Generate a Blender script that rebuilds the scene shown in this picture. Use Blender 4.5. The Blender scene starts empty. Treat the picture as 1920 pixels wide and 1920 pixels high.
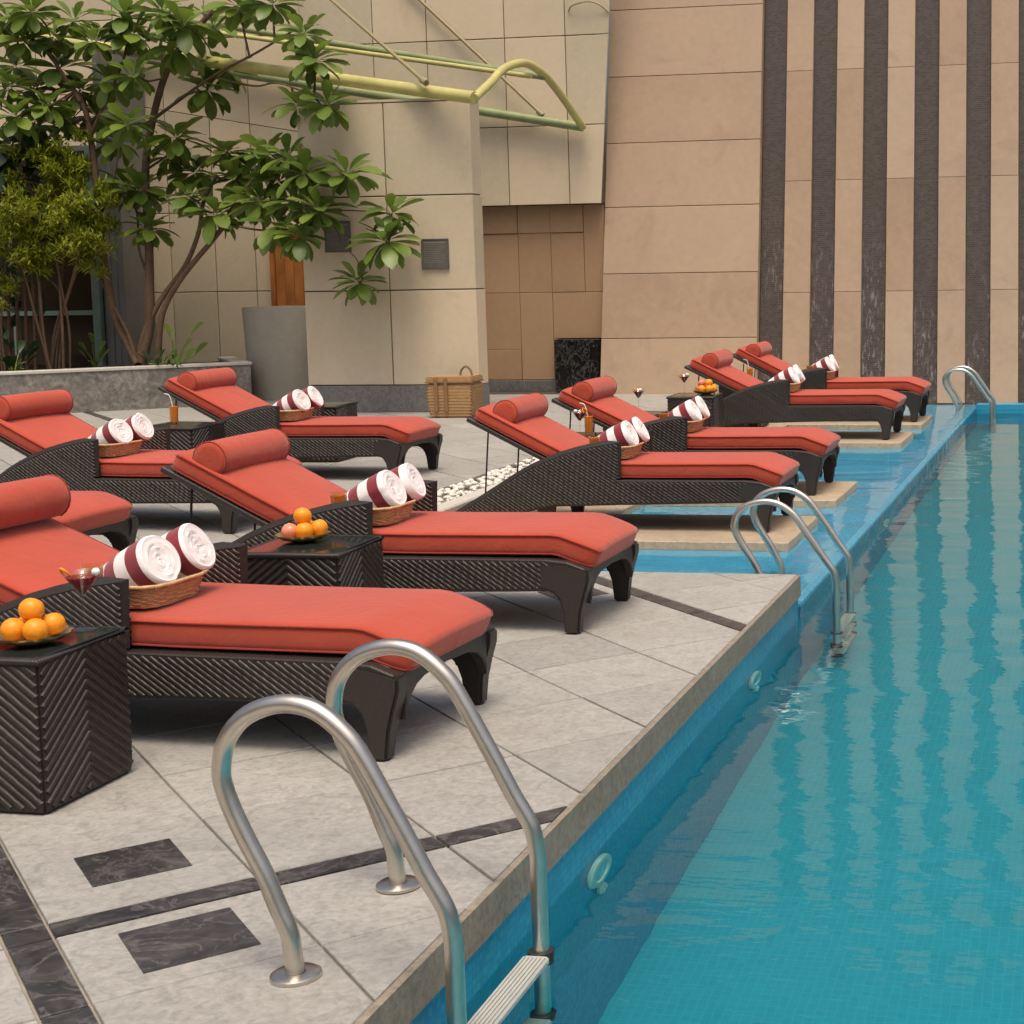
import bpy, bmesh, math, random
from mathutils import Vector, Matrix, Euler

random.seed(11)
SC = bpy.context.scene
COL = SC.collection
R = math.radians

# ------------------------------------------------------------------ camera
cam_d = bpy.data.cameras.new("camera")
cam = bpy.data.objects.new("camera", cam_d)
COL.objects.link(cam)
cam_d.sensor_width = 36.0
cam_d.lens = 56.638
cam_d.shift_x = -0.3104
cam_d.shift_y = -0.1151
cam_d.clip_end = 300.0
_p, _r, _y = R(4.671), R(1.001), R(9.917)      # pitch down, roll, turned left of the pool axis
_rot = Matrix.Rotation(_y, 3, 'Z')
_f = _rot @ Vector((0, math.cos(_p), -math.sin(_p)))
_u0 = _rot @ Vector((0, math.sin(_p), math.cos(_p)))
_r0 = _rot @ Vector((1, 0, 0))
_rt = _r0 * math.cos(_r) - _u0 * math.sin(_r)
_up = _u0 * math.cos(_r) + _r0 * math.sin(_r)
cam.matrix_world = Matrix(((_rt.x, _up.x, -_f.x, 0), (_rt.y, _up.y, -_f.y, 0), (_rt.z, _up.z, -_f.z, 1.60), (0, 0, 0, 1)))
SC.camera = cam

# ------------------------------------------------------------------ light
SUN_EL, SUN_AZ = 71.0, 158.0          # azimuth measured clockwise from +Y
world = bpy.data.worlds.new("World")
SC.world = world
world.use_nodes = True
wn = world.node_tree
bg = wn.nodes["Background"]
sky = wn.nodes.new("ShaderNodeTexSky")
sky.sky_type = 'NISHITA'
sky.sun_disc = False
sky.sun_elevation = R(SUN_EL)
sky.sun_rotation = R(SUN_AZ)
sky.air_density = 1.0
sky.dust_density = 10.0
sky.ozone_density = 0.3
wn.links.new(sky.outputs[0], bg.inputs[0])
bg.inputs[1].default_value = 0.125
sun_d = bpy.data.lights.new("sun", 'SUN')
sun_d.energy = 1.5
sun_d.angle = R(20)
sun_d.color = (1.0, 0.91, 0.75)
sun = bpy.data.objects.new("sun", sun_d)
COL.objects.link(sun)
_sd = Vector((math.sin(R(SUN_AZ)) * math.cos(R(SUN_EL)), math.cos(R(SUN_AZ)) * math.cos(R(SUN_EL)), math.sin(R(SUN_EL))))
sun.rotation_euler = _sd.to_track_quat('Z', 'Y').to_euler()
sun.location = (0, 0, 30)
SC.view_settings.view_transform = 'Standard'
SC.view_settings.look = 'None'
SC.view_settings.exposure = 0.14
SC.view_settings.gamma = 1.0
SC.cycles.use_denoising = True
SC.cycles.max_bounces = 10
SC.cycles.sample_clamp_indirect = 8.0

# ------------------------------------------------------------------ mesh helpers
class MB:
    def __init__(self):
        self.v, self.f, self.m = [], [], []

    def add(self, vs, fs, mat=0):
        o = len(self.v)
        self.v += [tuple(p) for p in vs]
        for f in fs:
            self.f.append([i + o for i in f])
            self.m.append(mat)
        return self

    def box(self, x0, x1, y0, y1, z0, z1, mat=0):
        vs = [(x, y, z) for x in (x0, x1) for y in (y0, y1) for z in (z0, z1)]
        return self.add(vs, [(0, 1, 3, 2), (4, 6, 7, 5), (0, 4, 5, 1), (2, 3, 7, 6), (0, 2, 6, 4), (1, 5, 7, 3)], mat)

    def prism(self, poly, fn, h0, h1, mat=0):
        n = len(poly)
        vs = [fn(a, b, h0) for a, b in poly] + [fn(a, b, h1) for a, b in poly]
        fs = [list(range(n))[::-1], list(range(n, 2 * n))] + [(i, (i + 1) % n, n + (i + 1) % n, n + i) for i in range(n)]
        return self.add(vs, fs, mat)

    def loft(self, rings, caps=True, mat=0, mats=None):
        n = len(rings[0])
        vs = [p for r in rings for p in r]
        o = len(self.v)
        self.v += [tuple(p) for p in vs]
        for k in range(len(rings) - 1):
            for i in range(n):
                j = (i + 1) % n
                self.f.append([o + k * n + i, o + k * n + j, o + (k + 1) * n + j, o + (k + 1) * n + i])
                self.m.append(mats[k] if mats else mat)
        if caps:
            self.f.append([o + i for i in range(n)][::-1]); self.m.append(mats[0] if mats else mat)
            self.f.append([o + (len(rings) - 1) * n + i for i in range(n)]); self.m.append(mats[-1] if mats else mat)
        return self

    def tube(self, path, r, n=8, caps=True, mat=0):
        P = [Vector(p) for p in path]
        rs = r if isinstance(r, (list, tuple)) else [r] * len(P)
        rings, prev = [], None
        for i, p in enumerate(P):
            t = (P[min(i + 1, len(P) - 1)] - P[max(i - 1, 0)]).normalized()
            if prev is None:
                a = Vector((0, 0, 1)) if abs(t.z) < .9 else Vector((1, 0, 0))
                s = t.cross(a).normalized()
            else:
                s = (prev - t * prev.dot(t)).normalized()
            prev = s
            b = t.cross(s)
            rings.append([p + (s * math.cos(2 * math.pi * k / n) + b * math.sin(2 * math.pi * k / n)) * rs[i] for k in range(n)])
        return self.loft(rings, caps, mat)

    def lathe(self, prof, n=24, c=(0, 0, 0), mat=0, caps=False, wob=None):
        rings = []
        for r, z in prof:
            rings.append([(c[0] + (r + (wob(a, r, z) if wob else 0)) * math.cos(a), c[1] + (r + (wob(a, r, z) if wob else 0)) * math.sin(a), c[2] + z)
                          for a in [2 * math.pi * k / n for k in range(n)]])
        return self.loft(rings, caps, mat)

    def sphere(self, c, r, nu=16, nv=10, mat=0, sq=1.0):
        prof = [(max(r * math.sin(math.pi * k / nv), 1e-4), -r * sq * math.cos(math.pi * k / nv)) for k in range(nv + 1)]
        return self.lathe(prof, nu, c, mat, caps=True)

    def mesh(self, name, mats, smooth=None, recalc=True, bevel=0.0, seg=1, mirror=False):
        me = bpy.data.meshes.new(name)
        vs = [(-x, y, z) for x, y, z in self.v] if mirror else self.v
        fs = [f[::-1] for f in self.f] if mirror else self.f
        me.from_pydata(vs, [], fs)
        for m in (mats if isinstance(mats, (list, tuple)) else [mats]):
            me.materials.append(m)
        if len(me.materials) > 1:
            me.polygons.foreach_set("material_index", self.m)
        if recalc or bevel:
            bm = bmesh.new(); bm.from_mesh(me)
            if recalc:
                bmesh.ops.recalc_face_normals(bm, faces=bm.faces)
            if bevel:
                ed = [e for e in bm.edges if len(e.link_faces) == 2 and e.calc_face_angle(0) > .5]
                bmesh.ops.bevel(bm, geom=ed, offset=bevel, segments=seg, affect='EDGES', clamp_overlap=True)
            bm.to_mesh(me); bm.free()
        if smooth is not None:
            me.polygons.foreach_set("use_smooth", [True] * len(me.polygons))
            if smooth < 180:
                me.set_sharp_from_angle(angle=R(smooth))
        me.update()
        return me

    def build(self, name, mats, parent=None, **k):
        return link(name, self.mesh(name, mats, **k), parent)


def link(name, me, parent=None):
    o = bpy.data.objects.new(name, me)
    COL.objects.link(o)
    if parent is not None:
        o.parent = parent
    return o


def tag(o, label=None, cat=None, group=None, kind=None):
    if label: o["label"] = label
    if cat: o["category"] = cat
    if group: o["group"] = group
    if kind: o["kind"] = kind
    return o


def thing(name, loc, rz, label, cat, group=None):
    o = bpy.data.objects.new(name, None)
    COL.objects.link(o)
    o.location = loc
    o.rotation_euler = (0, 0, rz)
    o.empty_display_size = .1
    return tag(o, label, cat, group)


def copy_tree(o, parent=None):
    c = o.copy()
    COL.objects.link(c)
    c.parent = parent
    for ch in list(CH.get(o.name, [])) or [x for x in o.children]:
        copy_tree(ch, c)
    return c


CH = {}


def clip(poly, n, d):
    """keep the side where p.n <= d"""
    out = []
    for i in range(len(poly)):
        a, b = poly[i], poly[(i + 1) % len(poly)]
        da, db = a[0] * n[0] + a[1] * n[1] - d, b[0] * n[0] + b[1] * n[1] - d
        if da <= 0: out.append(a)
        if (da < 0 < db) or (db < 0 < da):
            t = da / (da - db)
            out.append((a[0] + (b[0] - a[0]) * t, a[1] + (b[1] - a[1]) * t))
    return out


def area(p):
    return abs(sum(p[i][0] * p[(i + 1) % len(p)][1] - p[(i + 1) % len(p)][0] * p[i][1] for i in range(len(p)))) / 2


def ribs(mb, poly, ang, sp, w, h, fn, mat=0):
    """raised diagonal strands on a convex panel; fn(a, b, height) -> xyz"""
    dx, dy = math.cos(ang), math.sin(ang)
    nx, ny = -dy, dx
    ds = [a * nx + b * ny for a, b in poly]
    k = math.floor(min(ds) / sp)
    while k * sp < max(ds):
        c = k * sp; k += 1
        hits = []
        for i in range(len(poly)):
            a, b = poly[i], poly[(i + 1) % len(poly)]
            da, db = a[0] * nx + a[1] * ny - c, b[0] * nx + b[1] * ny - c
            if da * db < 0:
                t = da / (da - db)
                hits.append((a[0] + (b[0] - a[0]) * t, a[1] + (b[1] - a[1]) * t))
        if len(hits) < 2: continue
        hits.sort(key=lambda p: p[0] * dx + p[1] * dy)
        p, q = hits[0], hits[-1]
        jt = random.uniform(.75, 1.12); w_ = w * random.uniform(.86, 1.05)
        if math.hypot(q[0] - p[0], q[1] - p[1]) < sp * .5: continue
        e = w_ / 2; h_ = h * jt
        vs = [fn(p[0] + nx * e, p[1] + ny * e, -.002), fn(p[0] - nx * e, p[1] - ny * e, -.002), fn(q[0] + nx * e, q[1] + ny * e, -.002), fn(q[0] - nx * e, q[1] - ny * e, -.002),
              fn(p[0] + nx * e * .45, p[1] + ny * e * .45, h_), fn(p[0] - nx * e * .45, p[1] - ny * e * .45, h_), fn(q[0] + nx * e * .45, q[1] + ny * e * .45, h_), fn(q[0] - nx * e * .45, q[1] - ny * e * .45, h_)]
        mb.add(vs, [(0, 2, 6, 4), (4, 6, 7, 5), (5, 7, 3, 1), (0, 4, 5, 1), (2, 3, 7, 6)], mat)


# ------------------------------------------------------------------ materials
class NT:
    def __init__(self, name):
        self.mat = bpy.data.materials.new(name)
        self.mat.use_nodes = True
        self.t = self.mat.node_tree
        self.b = self.t.nodes["Principled BSDF"]
        self.out = self.t.nodes["Material Output"]

    def n(self, typ, props=None, **ins):
        nd = self.t.nodes.new(typ)
        for k, v in (props or {}).items():
            setattr(nd, k, v)
        for k, v in ins.items():
            key = k.replace("_", " ")
            s = nd.inputs[int(k[1:])] if k[0] == "i" and k[1:].isdigit() else nd.inputs[key]
            self.put(s, v)
        return nd

    def put(self, s, v):
        if isinstance(v, bpy.types.NodeSocket): self.t.links.new(v, s)
        else: s.default_value = v

    def world(self, scale=1.0):
        g = self.n("ShaderNodeNewGeometry")
        return g.outputs["Position"]

    def local(self):
        tc = self.n("ShaderNodeTexCoord")
        oi = self.n("ShaderNodeObjectInfo")
        ml = self.n("ShaderNodeMath", {"operation": 'MULTIPLY'}, i0=oi.outputs["Random"], i1=37.0)
        return self.n("ShaderNodeVectorMath", {"operation": 'ADD'}, i0=tc.outputs["Object"], i1=ml.outputs[0]).outputs[0]

    def rnd(self):
        return self.n("ShaderNodeObjectInfo").outputs["Random"]

    def noise(self, vec, scale, detail=4.0, rough=.55, dist=0.0):
        return self.n("ShaderNodeTexNoise", None, Vector=vec, Scale=scale, Detail=detail, Roughness=rough, Distortion=dist).outputs[0]

    def ramp(self, fac, stops):
        r = self.n("ShaderNodeValToRGB", None, Fac=fac)
        els = r.color_ramp.elements
        while len(els) < len(stops): els.new(.5)
        for e, (p, c) in zip(els, stops):
            e.position = p
            e.color = (*c, 1) if len(c) == 3 else c
        return r.outputs[0]

    def mix(self, fac, a, b, mode='MIX'):
        m = self.n("ShaderNodeMix", {"data_type": 'RGBA', "blend_type": mode})
        self.put(m.inputs[0], fac)
        for s, v in ((m.inputs[6], a), (m.inputs[7], b)):
            self.put(s, (*v, 1) if isinstance(v, tuple) and len(v) == 3 else v)
        return m.outputs[2]

    def math(self, op, a, b=0.0):
        return self.n("ShaderNodeMath", {"operation": op}, i0=a, i1=b).outputs[0]

    def bump(self, h, strength=.3, dist=.01, normal=None):
        b = self.n("ShaderNodeBump", None, Strength=strength, Distance=dist, Height=h)
        if normal is not None: self.put(b.inputs["Normal"], normal)
        return b.outputs[0]

    def fin(self, base, rough=.6, normal=None, metal=0.0, spec=.5, **kw):
        self.put(self.b.inputs["Base Color"], (*base, 1) if isinstance(base, tuple) and len(base) == 3 else base)
        self.put(self.b.inputs["Roughness"], rough)
        self.put(self.b.inputs["Metallic"], metal)
        self.put(self.b.inputs["Specular IOR Level"], spec)
        if normal is not None: self.put(self.b.inputs["Normal"], normal)
        for k, v in kw.items(): self.put(self.b.inputs[k.replace("_", " ")], v)
        return self.mat


def mul(c, k): return tuple(x * k for x in c)


def stone(name, col, var=.15, big=.6, fine=9.0, rough=.65, rnd=.18, tint=None, bump=.15, stain=None, spec=.35):
    t = NT(name)
    w = t.world()
    a = t.noise(w, big, 5, .6, .6)
    b = t.noise(w, fine, 6, .65)
    c = t.ramp(a, [(.3, mul(col, 1 - var)), (.7, mul(col, 1 + var * .6))])
    c = t.mix(.35, c, t.ramp(b, [(.3, mul(col, 1 - var * 1.6)), (.7, mul(col, 1 + var))]))
    if tint:
        c = t.mix(t.math('MULTIPLY', t.rnd(), .55), c, tint)
    v = t.math('MULTIPLY_ADD', t.rnd(), rnd)
    v.node.inputs[2].default_value = 1 - rnd / 2
    c = t.mix(1.0, c, v, 'MULTIPLY')
    if stain:
        s = t.ramp(t.noise(w, 1.1, 7, .7, 1.2), [(.56, (0, 0, 0)), (.72, (1, 1, 1))])
        c = t.mix(t.math('MULTIPLY', s, .45), c, stain)
    return t.fin(c, rough, t.bump(b, bump, .004), spec=spec)


def granite(name, c0, c1, c2, rough=.5, scale=26.0, rnd=.16, vein=None, bump=.1):
    t = NT(name)
    w = t.world()
    n1 = t.noise(w, scale, 6, .7, 1.5)
    n2 = t.noise(w, scale * 3.1, 4, .6)
    n3 = t.noise(w, 1.3, 4, .6)
    c = t.ramp(n1, [(.34, c0), (.5, c1), (.66, c2)])
    c = t.mix(.3, c, t.ramp(n2, [(.35, c0), (.65, c2)]))
    c = t.mix(t.math('MULTIPLY', t.ramp(n3, [(.45, (0, 0, 0)), (.75, (1, 1, 1))]), .35), c, mul(c0, .9))
    if vein:
        d = t.noise(w, 4.5, 5, .6, 2.5)
        c = t.mix(t.ramp(d, [(.47, (0, 0, 0)), (.5, (1, 1, 1)), (.53, (0, 0, 0))]), c, vein)
    v = t.math('MULTIPLY_ADD', t.rnd(), rnd)
    v.node.inputs[2].default_value = 1 - rnd / 2
    c = t.mix(1.0, c, v, 'MULTIPLY')
    r = t.math('MULTIPLY_ADD', n1, .25)
    r.node.inputs[2].default_value = rough - .1
    return t.fin(c, r, t.bump(n1, bump, .002), spec=.4)


def mosaic(name, c1, c2, grout, size=.03, rough=.25, rot=0.0, vert=False, axis=None):
    t = NT(name)
    g = t.world()
    if vert:      # on vertical faces: run along the wall and up
        sp = t.n("ShaderNodeSeparateXYZ", None, Vector=g)
        al = t.math('ADD', t.math('MULTIPLY', sp.outputs[0], axis[0]), t.math('MULTIPLY', sp.outputs[1], axis[1]))
        vec = t.n("ShaderNodeCombineXYZ", None, X=al, Y=sp.outputs[2], Z=0.0).outputs[0]
    else:
        vec = t.n("ShaderNodeMapping", None, Vector=g, Rotation=(0, 0, rot)).outputs[0]
    br = t.n("ShaderNodeTexBrick", {"offset": 0.0, "squash": 1.0}, Vector=vec, Color1=(*c1, 1), Color2=(*c2, 1), Mortar=(*grout, 1), Scale=1.0)
    br.inputs["Mortar Size"].default_value = size * .07
    br.inputs["Mortar Smooth"].default_value = .2
    br.inputs["Bias"].default_value = 0.0
    br.inputs["Brick Width"].default_value = size
    br.inputs["Row Height"].default_value = size
    n = t.noise(g, 2.0, 4, .6)
    c = t.mix(.25, br.outputs[0], t.ramp(n, [(.3, c1), (.7, c2)]))
    return t.fin(c, rough, t.bump(t.math('SUBTRACT', 1.0, br.outputs[1]), .4, .002))


def wicker(name, c0, c1, rough=.42, scale=1.0):
    t = NT(name)
    v = t.local()
    n = t.noise(v, 60 * scale, 3, .6)
    w = t.n("ShaderNodeTexWave", {"wave_type": 'BANDS', "bands_direction": 'DIAGONAL'}, Vector=v, Scale=55.0 * scale, Distortion=1.5, Detail=1.0)
    isl = t.n('ShaderNodeNewGeometry').outputs['Random Per Island']
    c = t.mix(t.ramp(n, [(.35, (0, 0, 0)), (.65, (1, 1, 1))]), c0, c1)
    c = t.mix(t.math('MULTIPLY', isl, .6), c, mul(c1, 1.3))
    return t.fin(c, rough, t.bump(t.math('ADD', w.outputs[1], n), .5, .0015), spec=.4)


def fabric(name, col, dark=.82, rough=.85, weave=900.0, sheen=.25, bump=.12):
    t = NT(name)
    v = t.local()
    n = t.noise(v, 3.0, 4, .55)
    f = t.noise(v, weave, 2, .5)
    wr = t.math('ADD', t.noise(v, 6.0, 3, .5, 1.2), t.math('MULTIPLY', t.noise(v, 22.0, 2, .5, .8), .25))
    c = t.mix(t.math('MULTIPLY', t.ramp(n, [(.35, (1, 1, 1)), (.65, (0, 0, 0))]), .6), col, mul(col, dark))
    nb = t.bump(wr, .7, .010)
    return t.fin(c, rough, t.bump(f, bump, .001, nb), spec=.15, Sheen_Weight=sheen, Sheen_Roughness=.5)


def plain(name, col, rough=.5, metal=0.0, spec=.5, var=.1, scale=12.0, bump=.05, **kw):
    t = NT(name)
    n = t.noise(t.local(), scale, 4, .6)
    c = t.ramp(n, [(.3, mul(col, 1 - var)), (.7, mul(col, 1 + var))])
    return t.fin(c, rough, t.bump(n, bump, .003), metal=metal, spec=spec, **kw)


def glass(name, col=(1, 1, 1), rough=0.0, ior=1.45):
    t = NT(name)
    fc = t.n("ShaderNodeLayerWeight", None, Blend=.5).outputs["Facing"]
    pw = t.math('POWER', fc, 3.5)
    lw = t.n("ShaderNodeMath", {"operation": 'MULTIPLY_ADD'}, i0=pw, i1=.55, i2=.035)
    tr = t.n("ShaderNodeBsdfTransparent", None, Color=(*col, 1))
    gl = t.n("ShaderNodeBsdfGlossy", None, Color=(1, 1, 1, 1), Roughness=.03)
    m = t.n("ShaderNodeMixShader", None, i0=lw.outputs[0], i1=tr.outputs[0], i2=gl.outputs[0])
    t.t.links.new(m.outputs[0], t.out.inputs[0])
    return t.mat


def leafmat(name, top, dark, rough=.4, trans=.25):
    t = NT(name)
    isl = t.n("ShaderNodeNewGeometry").outputs["Random Per Island"]
    r = t.math('FRACT', t.math('ADD', t.rnd(), isl))
    n = t.noise(t.local(), 7.0, 3, .6)
    c = t.mix(r, top, dark)
    c = t.mix(t.math('MULTIPLY', n, .5), c, mul(top, 1.25))
    t.fin(c, rough, None, spec=.45)
    tr = t.n("ShaderNodeBsdfTranslucent", None, Color=c)
    m = t.n("ShaderNodeMixShader", None, i0=trans, i1=t.b.outputs[0], i2=tr.outputs[0])
    t.t.links.new(m.outputs[0], t.out.inputs[0])
    return t.mat


EP, EQ = (0.0, 1.0), (1.0, 0.0)     # along the pool edge (away from the camera) and across it
AP = 0.0
P0 = (-1.6, 0.0)                    # the pool edge is the line x = -1.6


def pq(s, q, z=0.0):
    return (P0[0] + EP[0] * s + EQ[0] * q, P0[1] + EP[1] * s + EQ[1] * q, z)


M = {}
M['tile'] = granite('pale_granite', (.235, .226, .206), (.345, .333, .308), (.425, .412, .385), rough=.55, scale=18, rnd=.2)
M['grout'] = plain('grout', (.27, .24, .20), .9, var=.25, scale=8)
M['darktile'] = granite('dark_granite', (.018, .017, .017), (.040, .037, .036), (.080, .074, .070), rough=.34, scale=7, vein=(.11, .10, .095))
M['coping'] = granite('coping_edge', (.15, .125, .095), (.24, .20, .155), (.32, .28, .22), rough=.7, scale=18)
M['curb'] = granite('curb_stone', (.42, .39, .34), (.52, .49, .44), (.6, .57, .52), rough=.7, scale=30)
M['pebble'] = stone('white_pebble', (.78, .75, .68), .12, 4, 20, .6, .3)
M['slab'] = granite('platform_stone', (.30, .235, .16), (.42, .335, .235), (.50, .41, .30), rough=.55, scale=14)
M['ledge'] = mosaic('ledge_mosaic', (.09, .40, .63), (.16, .51, .72), (.28, .54, .66), .028, rot=AP)
M['poolwall'] = mosaic('pool_wall_mosaic', (.016, .22, .41), (.03, .32, .49), (.06, .18, .24), .024, vert=True, axis=EP)
M['poolfloor'] = mosaic('pool_floor_mosaic', (.011, .315, .405), (.016, .345, .435), (.035, .375, .455), .032, rot=0.0)
M['beige'] = stone('beige_panel', (.60, .515, .37), .12, .8, 14, .7, .20, tint=(.60, .475, .34), bump=.08, stain=(.45, .37, .25))
M['joint'] = plain('dark_joint', (.10, .075, .045), .95)  # dark brown wall core that shows in the gaps between panels
M['brown'] = stone('brown_sandstone', (.44, .305, .205), .17, .7, 11, .75, .20, tint=(.42, .325, .24), bump=.1, stain=(.28, .20, .14))
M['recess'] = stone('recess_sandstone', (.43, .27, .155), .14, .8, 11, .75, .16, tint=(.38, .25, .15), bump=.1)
M['skirt'] = granite('grey_skirting', (.10, .095, .09), (.17, .165, .16), (.24, .235, .23), rough=.5, scale=14)
M['plantstone'] = granite('planter_stone', (.085, .075, .065), (.17, .155, .14), (.31, .29, .265), rough=.6, scale=7, bump=.6)
M['blackmarble'] = granite('black_marble', (.006, .006, .007), (.012, .012, .013), (.02, .02, .02), rough=.18, scale=3, vein=(.10, .10, .095))
M['wicker'] = wicker('dark_wicker', (.018, .014, .012), (.042, .032, .027))
M['wickerflat'] = wicker('dark_wicker_trim', (.018, .015, .013), (.030, .024, .021))
M['tan'] = wicker('tan_wicker', (.40, .24, .11), (.58, .38, .20), .6, .7)
M['hamper'] = wicker('hamper_wicker', (.27, .15, .06), (.40, .24, .11), .6, .5)
M['hamperdark'] = wicker('hamper_trim', (.14, .075, .03), (.22, .125, .055), .6, .5)
M['red'] = fabric('coral_canvas', (.455, .070, .038))
M['pipe_red'] = fabric('coral_piping', (.26, .027, .016))
M['towelw'] = fabric('white_terry', (.82, .78, .78), .95, .95, 420, .5, .7)
M['towelm'] = fabric('maroon_terry', (.23, .022, .035), .85, .95, 420, .4, .7)
M['steel'] = plain('brushed_steel', (.64, .59, .52), .29, 1.0, var=.06, scale=30, bump=.01)
M['darksteel'] = plain('dark_metal', (.03, .03, .03), .45, .6)
M['plastic'] = plain('grey_plastic', (.40, .41, .38), .5)
M['blackplastic'] = plain('black_plastic', (.02, .02, .02), .45)
M['tint'] = plain('smoked_table_glass', (.020, .024, .022), .06, 0.0, .8, .05, 5, .0)
M['glass'] = glass('clear_glass', (.94, .95, .94))
M['orange'] = plain('orange_peel', (.85, .30, .015), .42, 0, .4, .10, 70, .25)
M['apple'] = plain('apple_skin', (.72, .22, .14), .35, 0, .5, .35, 9, .02)
M['lemon'] = plain('pale_fruit', (.82, .62, .25), .4, 0, .5, .15, 9, .05)
M['dish'] = plain('gilded_dish', (.42, .30, .13), .30, .7, .5, .3, 40, .2)
M['juice'] = plain('orange_juice', (.85, .24, .01), .25, 0, .5, .08, 20, 0)
M['amber'] = plain('amber_drink', (.62, .16, .008), .15, 0, .6, .12, 20, 0)
M['cocktail'] = plain('red_cocktail', (.24, .006, .014), .1, 0, .6, .1, 20, 0)
M['foam'] = plain('pink_foam', (.80, .62, .55), .6)
M['straw'] = plain('white_straw', (.80, .78, .74), .5)
M['concrete'] = stone('grey_concrete', (.46, .43, .36), .14, 1.2, 12, .8, .05, bump=.15)
M['soil'] = stone('soil', (.05, .035, .022), .4, 6, 30, .95, .1, bump=.8)
M['timber'] = plain('varnished_timber', (.36, .135, .035), .45, 0, .4, .3, 3, .05)
M['plaque'] = plain('grey_plaque', (.20, .185, .175), .35, .5, .5, .1)
M['plaqueline'] = plain('plaque_lettering', (.33, .31, .29), .45, .3)
M['plaqueframe'] = plain('plaque_frame', (.13, .12, .11), .5, .3)
M['pipe'] = plain('yellow_green_paint', (.50, .46, .17), .38, 0, .5, .12, 6)
M['pipegreen'] = plain('sage_green_paint', (.24, .28, .13), .4, 0, .5, .15, 6)
M['rod'] = plain('olive_rod_paint', (.30, .25, .13), .45, 0, .5, .1)
M['mullion'] = plain('sea_green_frame', (.16, .23, .19), .4, .2, .5, .15, 4)
M['pane'] = plain('dark_window_glass', (.035, .024, .015), .06, 0, .6, .3, .8, 0)
M['cladding'] = plain('grey_cladding', (.22, .22, .21), .45, .3, .5, .12, 3)
M['bark'] = stone('grey_brown_bark', (.15, .095, .06), .35, 3, 25, .85, .1, bump=.6)
M['leaf'] = leafmat('glossy_leaf', (.185, .255, .042), (.045, .105, .022), .38, .32)
M['leafdark'] = leafmat('dark_leaf', (.020, .045, .012), (.010, .026, .008), .4, .15)
M['lime'] = leafmat('lime_foliage', (.30, .34, .018), (.11, .14, .010), .5, .35)
M['limedark'] = leafmat('olive_foliage', (.055, .062, .008), (.028, .036, .006), .55, .3)
M['lamp'] = plain('pale_green_lamp', (.55, .68, .58), .35)
M['lampglass'] = plain('lamp_lens', (.30, .58, .54), .15)

# dark mosaic strips with pale lime streaks
_t = NT('dark_strip_mosaic')
_w = _t.world()
_sp = _t.n("ShaderNodeSeparateXYZ", None, Vector=_w)
_vec = _t.n("ShaderNodeCombineXYZ", None, X=_sp.outputs[0], Y=_sp.outputs[2], Z=0.0).outputs[0]
_br = _t.n("ShaderNodeTexBrick", {"offset": .5}, Vector=_vec, Color1=(.042, .029, .023, 1), Color2=(.078, .057, .048, 1), Mortar=(.10, .078, .066, 1), Scale=1.0)
_br.inputs["Mortar Size"].default_value = .0025
_br.inputs["Brick Width"].default_value = .05
_br.inputs["Row Height"].default_value = .025
_st = _t.n("ShaderNodeMapping", None, Vector=_w, Scale=(14, 1, 3.2)).outputs[0]
_n1 = _t.noise(_st, 2.2, 8, .75, .3)
_n2 = _t.noise(_w, .9, 3, .5)
_zf = _t.n("ShaderNodeMapRange", None, Value=_sp.outputs[2]); _zf.inputs[1].default_value = 2.6; _zf.inputs[2].default_value = .2
_k = _t.math('MULTIPLY', _t.ramp(_n1, [(.53, (0, 0, 0)), (.64, (1, 1, 1))]), _t.math('MULTIPLY', _t.ramp(_n2, [(.40, (0, 0, 0)), (.55, (1, 1, 1))]), _zf.outputs[0]))
M['strip'] = _t.fin(_t.mix(_t.math('MULTIPLY', _k, .75), _br.outputs[0], (.42, .39, .35)), .35, _t.bump(_br.outputs[1], -.4, .002), spec=.5)

# water: a clear refracting sheet with small ripples
_t = NT('pool_water')
_w = _t.world()
_m1 = _t.n("ShaderNodeMapping", None, Vector=_w, Scale=(1.0, 2.3, 1.0)).outputs[0]
_h = _t.math('ADD', _t.math('MULTIPLY', _t.noise(_m1, 1.05, 1, .45, .5), 1.25), _t.math('MULTIPLY', _t.noise(_m1, 6.0, 2, .55), .12))
_nb = _t.bump(_h, 1.0, .012)
_fr = _t.n("ShaderNodeFresnel", None, IOR=1.333, Normal=_nb)
_nr = _t.bump(_h, 1.0, .005)
_rf = _t.n("ShaderNodeBsdfRefraction", None, Color=(.80, .97, .98, 1), Roughness=0.0, IOR=1.333, Normal=_nr)
_gl = _t.n("ShaderNodeBsdfGlossy", None, Color=(1, 1, 1, 1), Roughness=.0, Normal=_nb)
_mx = _t.n("ShaderNodeMixShader", None, i0=_fr.outputs[0], i1=_rf.outputs[0], i2=_gl.outputs[0])
_t.t.links.new(_mx.outputs[0], _t.out.inputs[0])
M['water'] = _t.mat

# ------------------------------------------------------------------ deck, pool, walls
WATER, LEDGE, FLOOR = -.235, -.168, -1.45
LEDGE_WATER = -.140
CORNER = (-1.6, 8.05)
BD = (-1.0, 0.0)                     # direction of the deck's back edge


def back_at(q):                         # point of the back edge at cross coordinate q
    den = BD[0] * EQ[0] + BD[1] * EQ[1]
    t = q / den
    return (CORNER[0] + BD[0] * t, CORNER[1] + BD[1] * t)


QC0, QC1, QP1, QP0 = -1.75, -2.76, -2.90, -3.23    # slab strip / curb / pebble strip
far = 19.42


def on_line(q, y):                      # point with cross coordinate q at depth y
    s = (y - P0[1] - EQ[1] * q) / EP[1]
    return pq(s, q)[:2]


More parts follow.
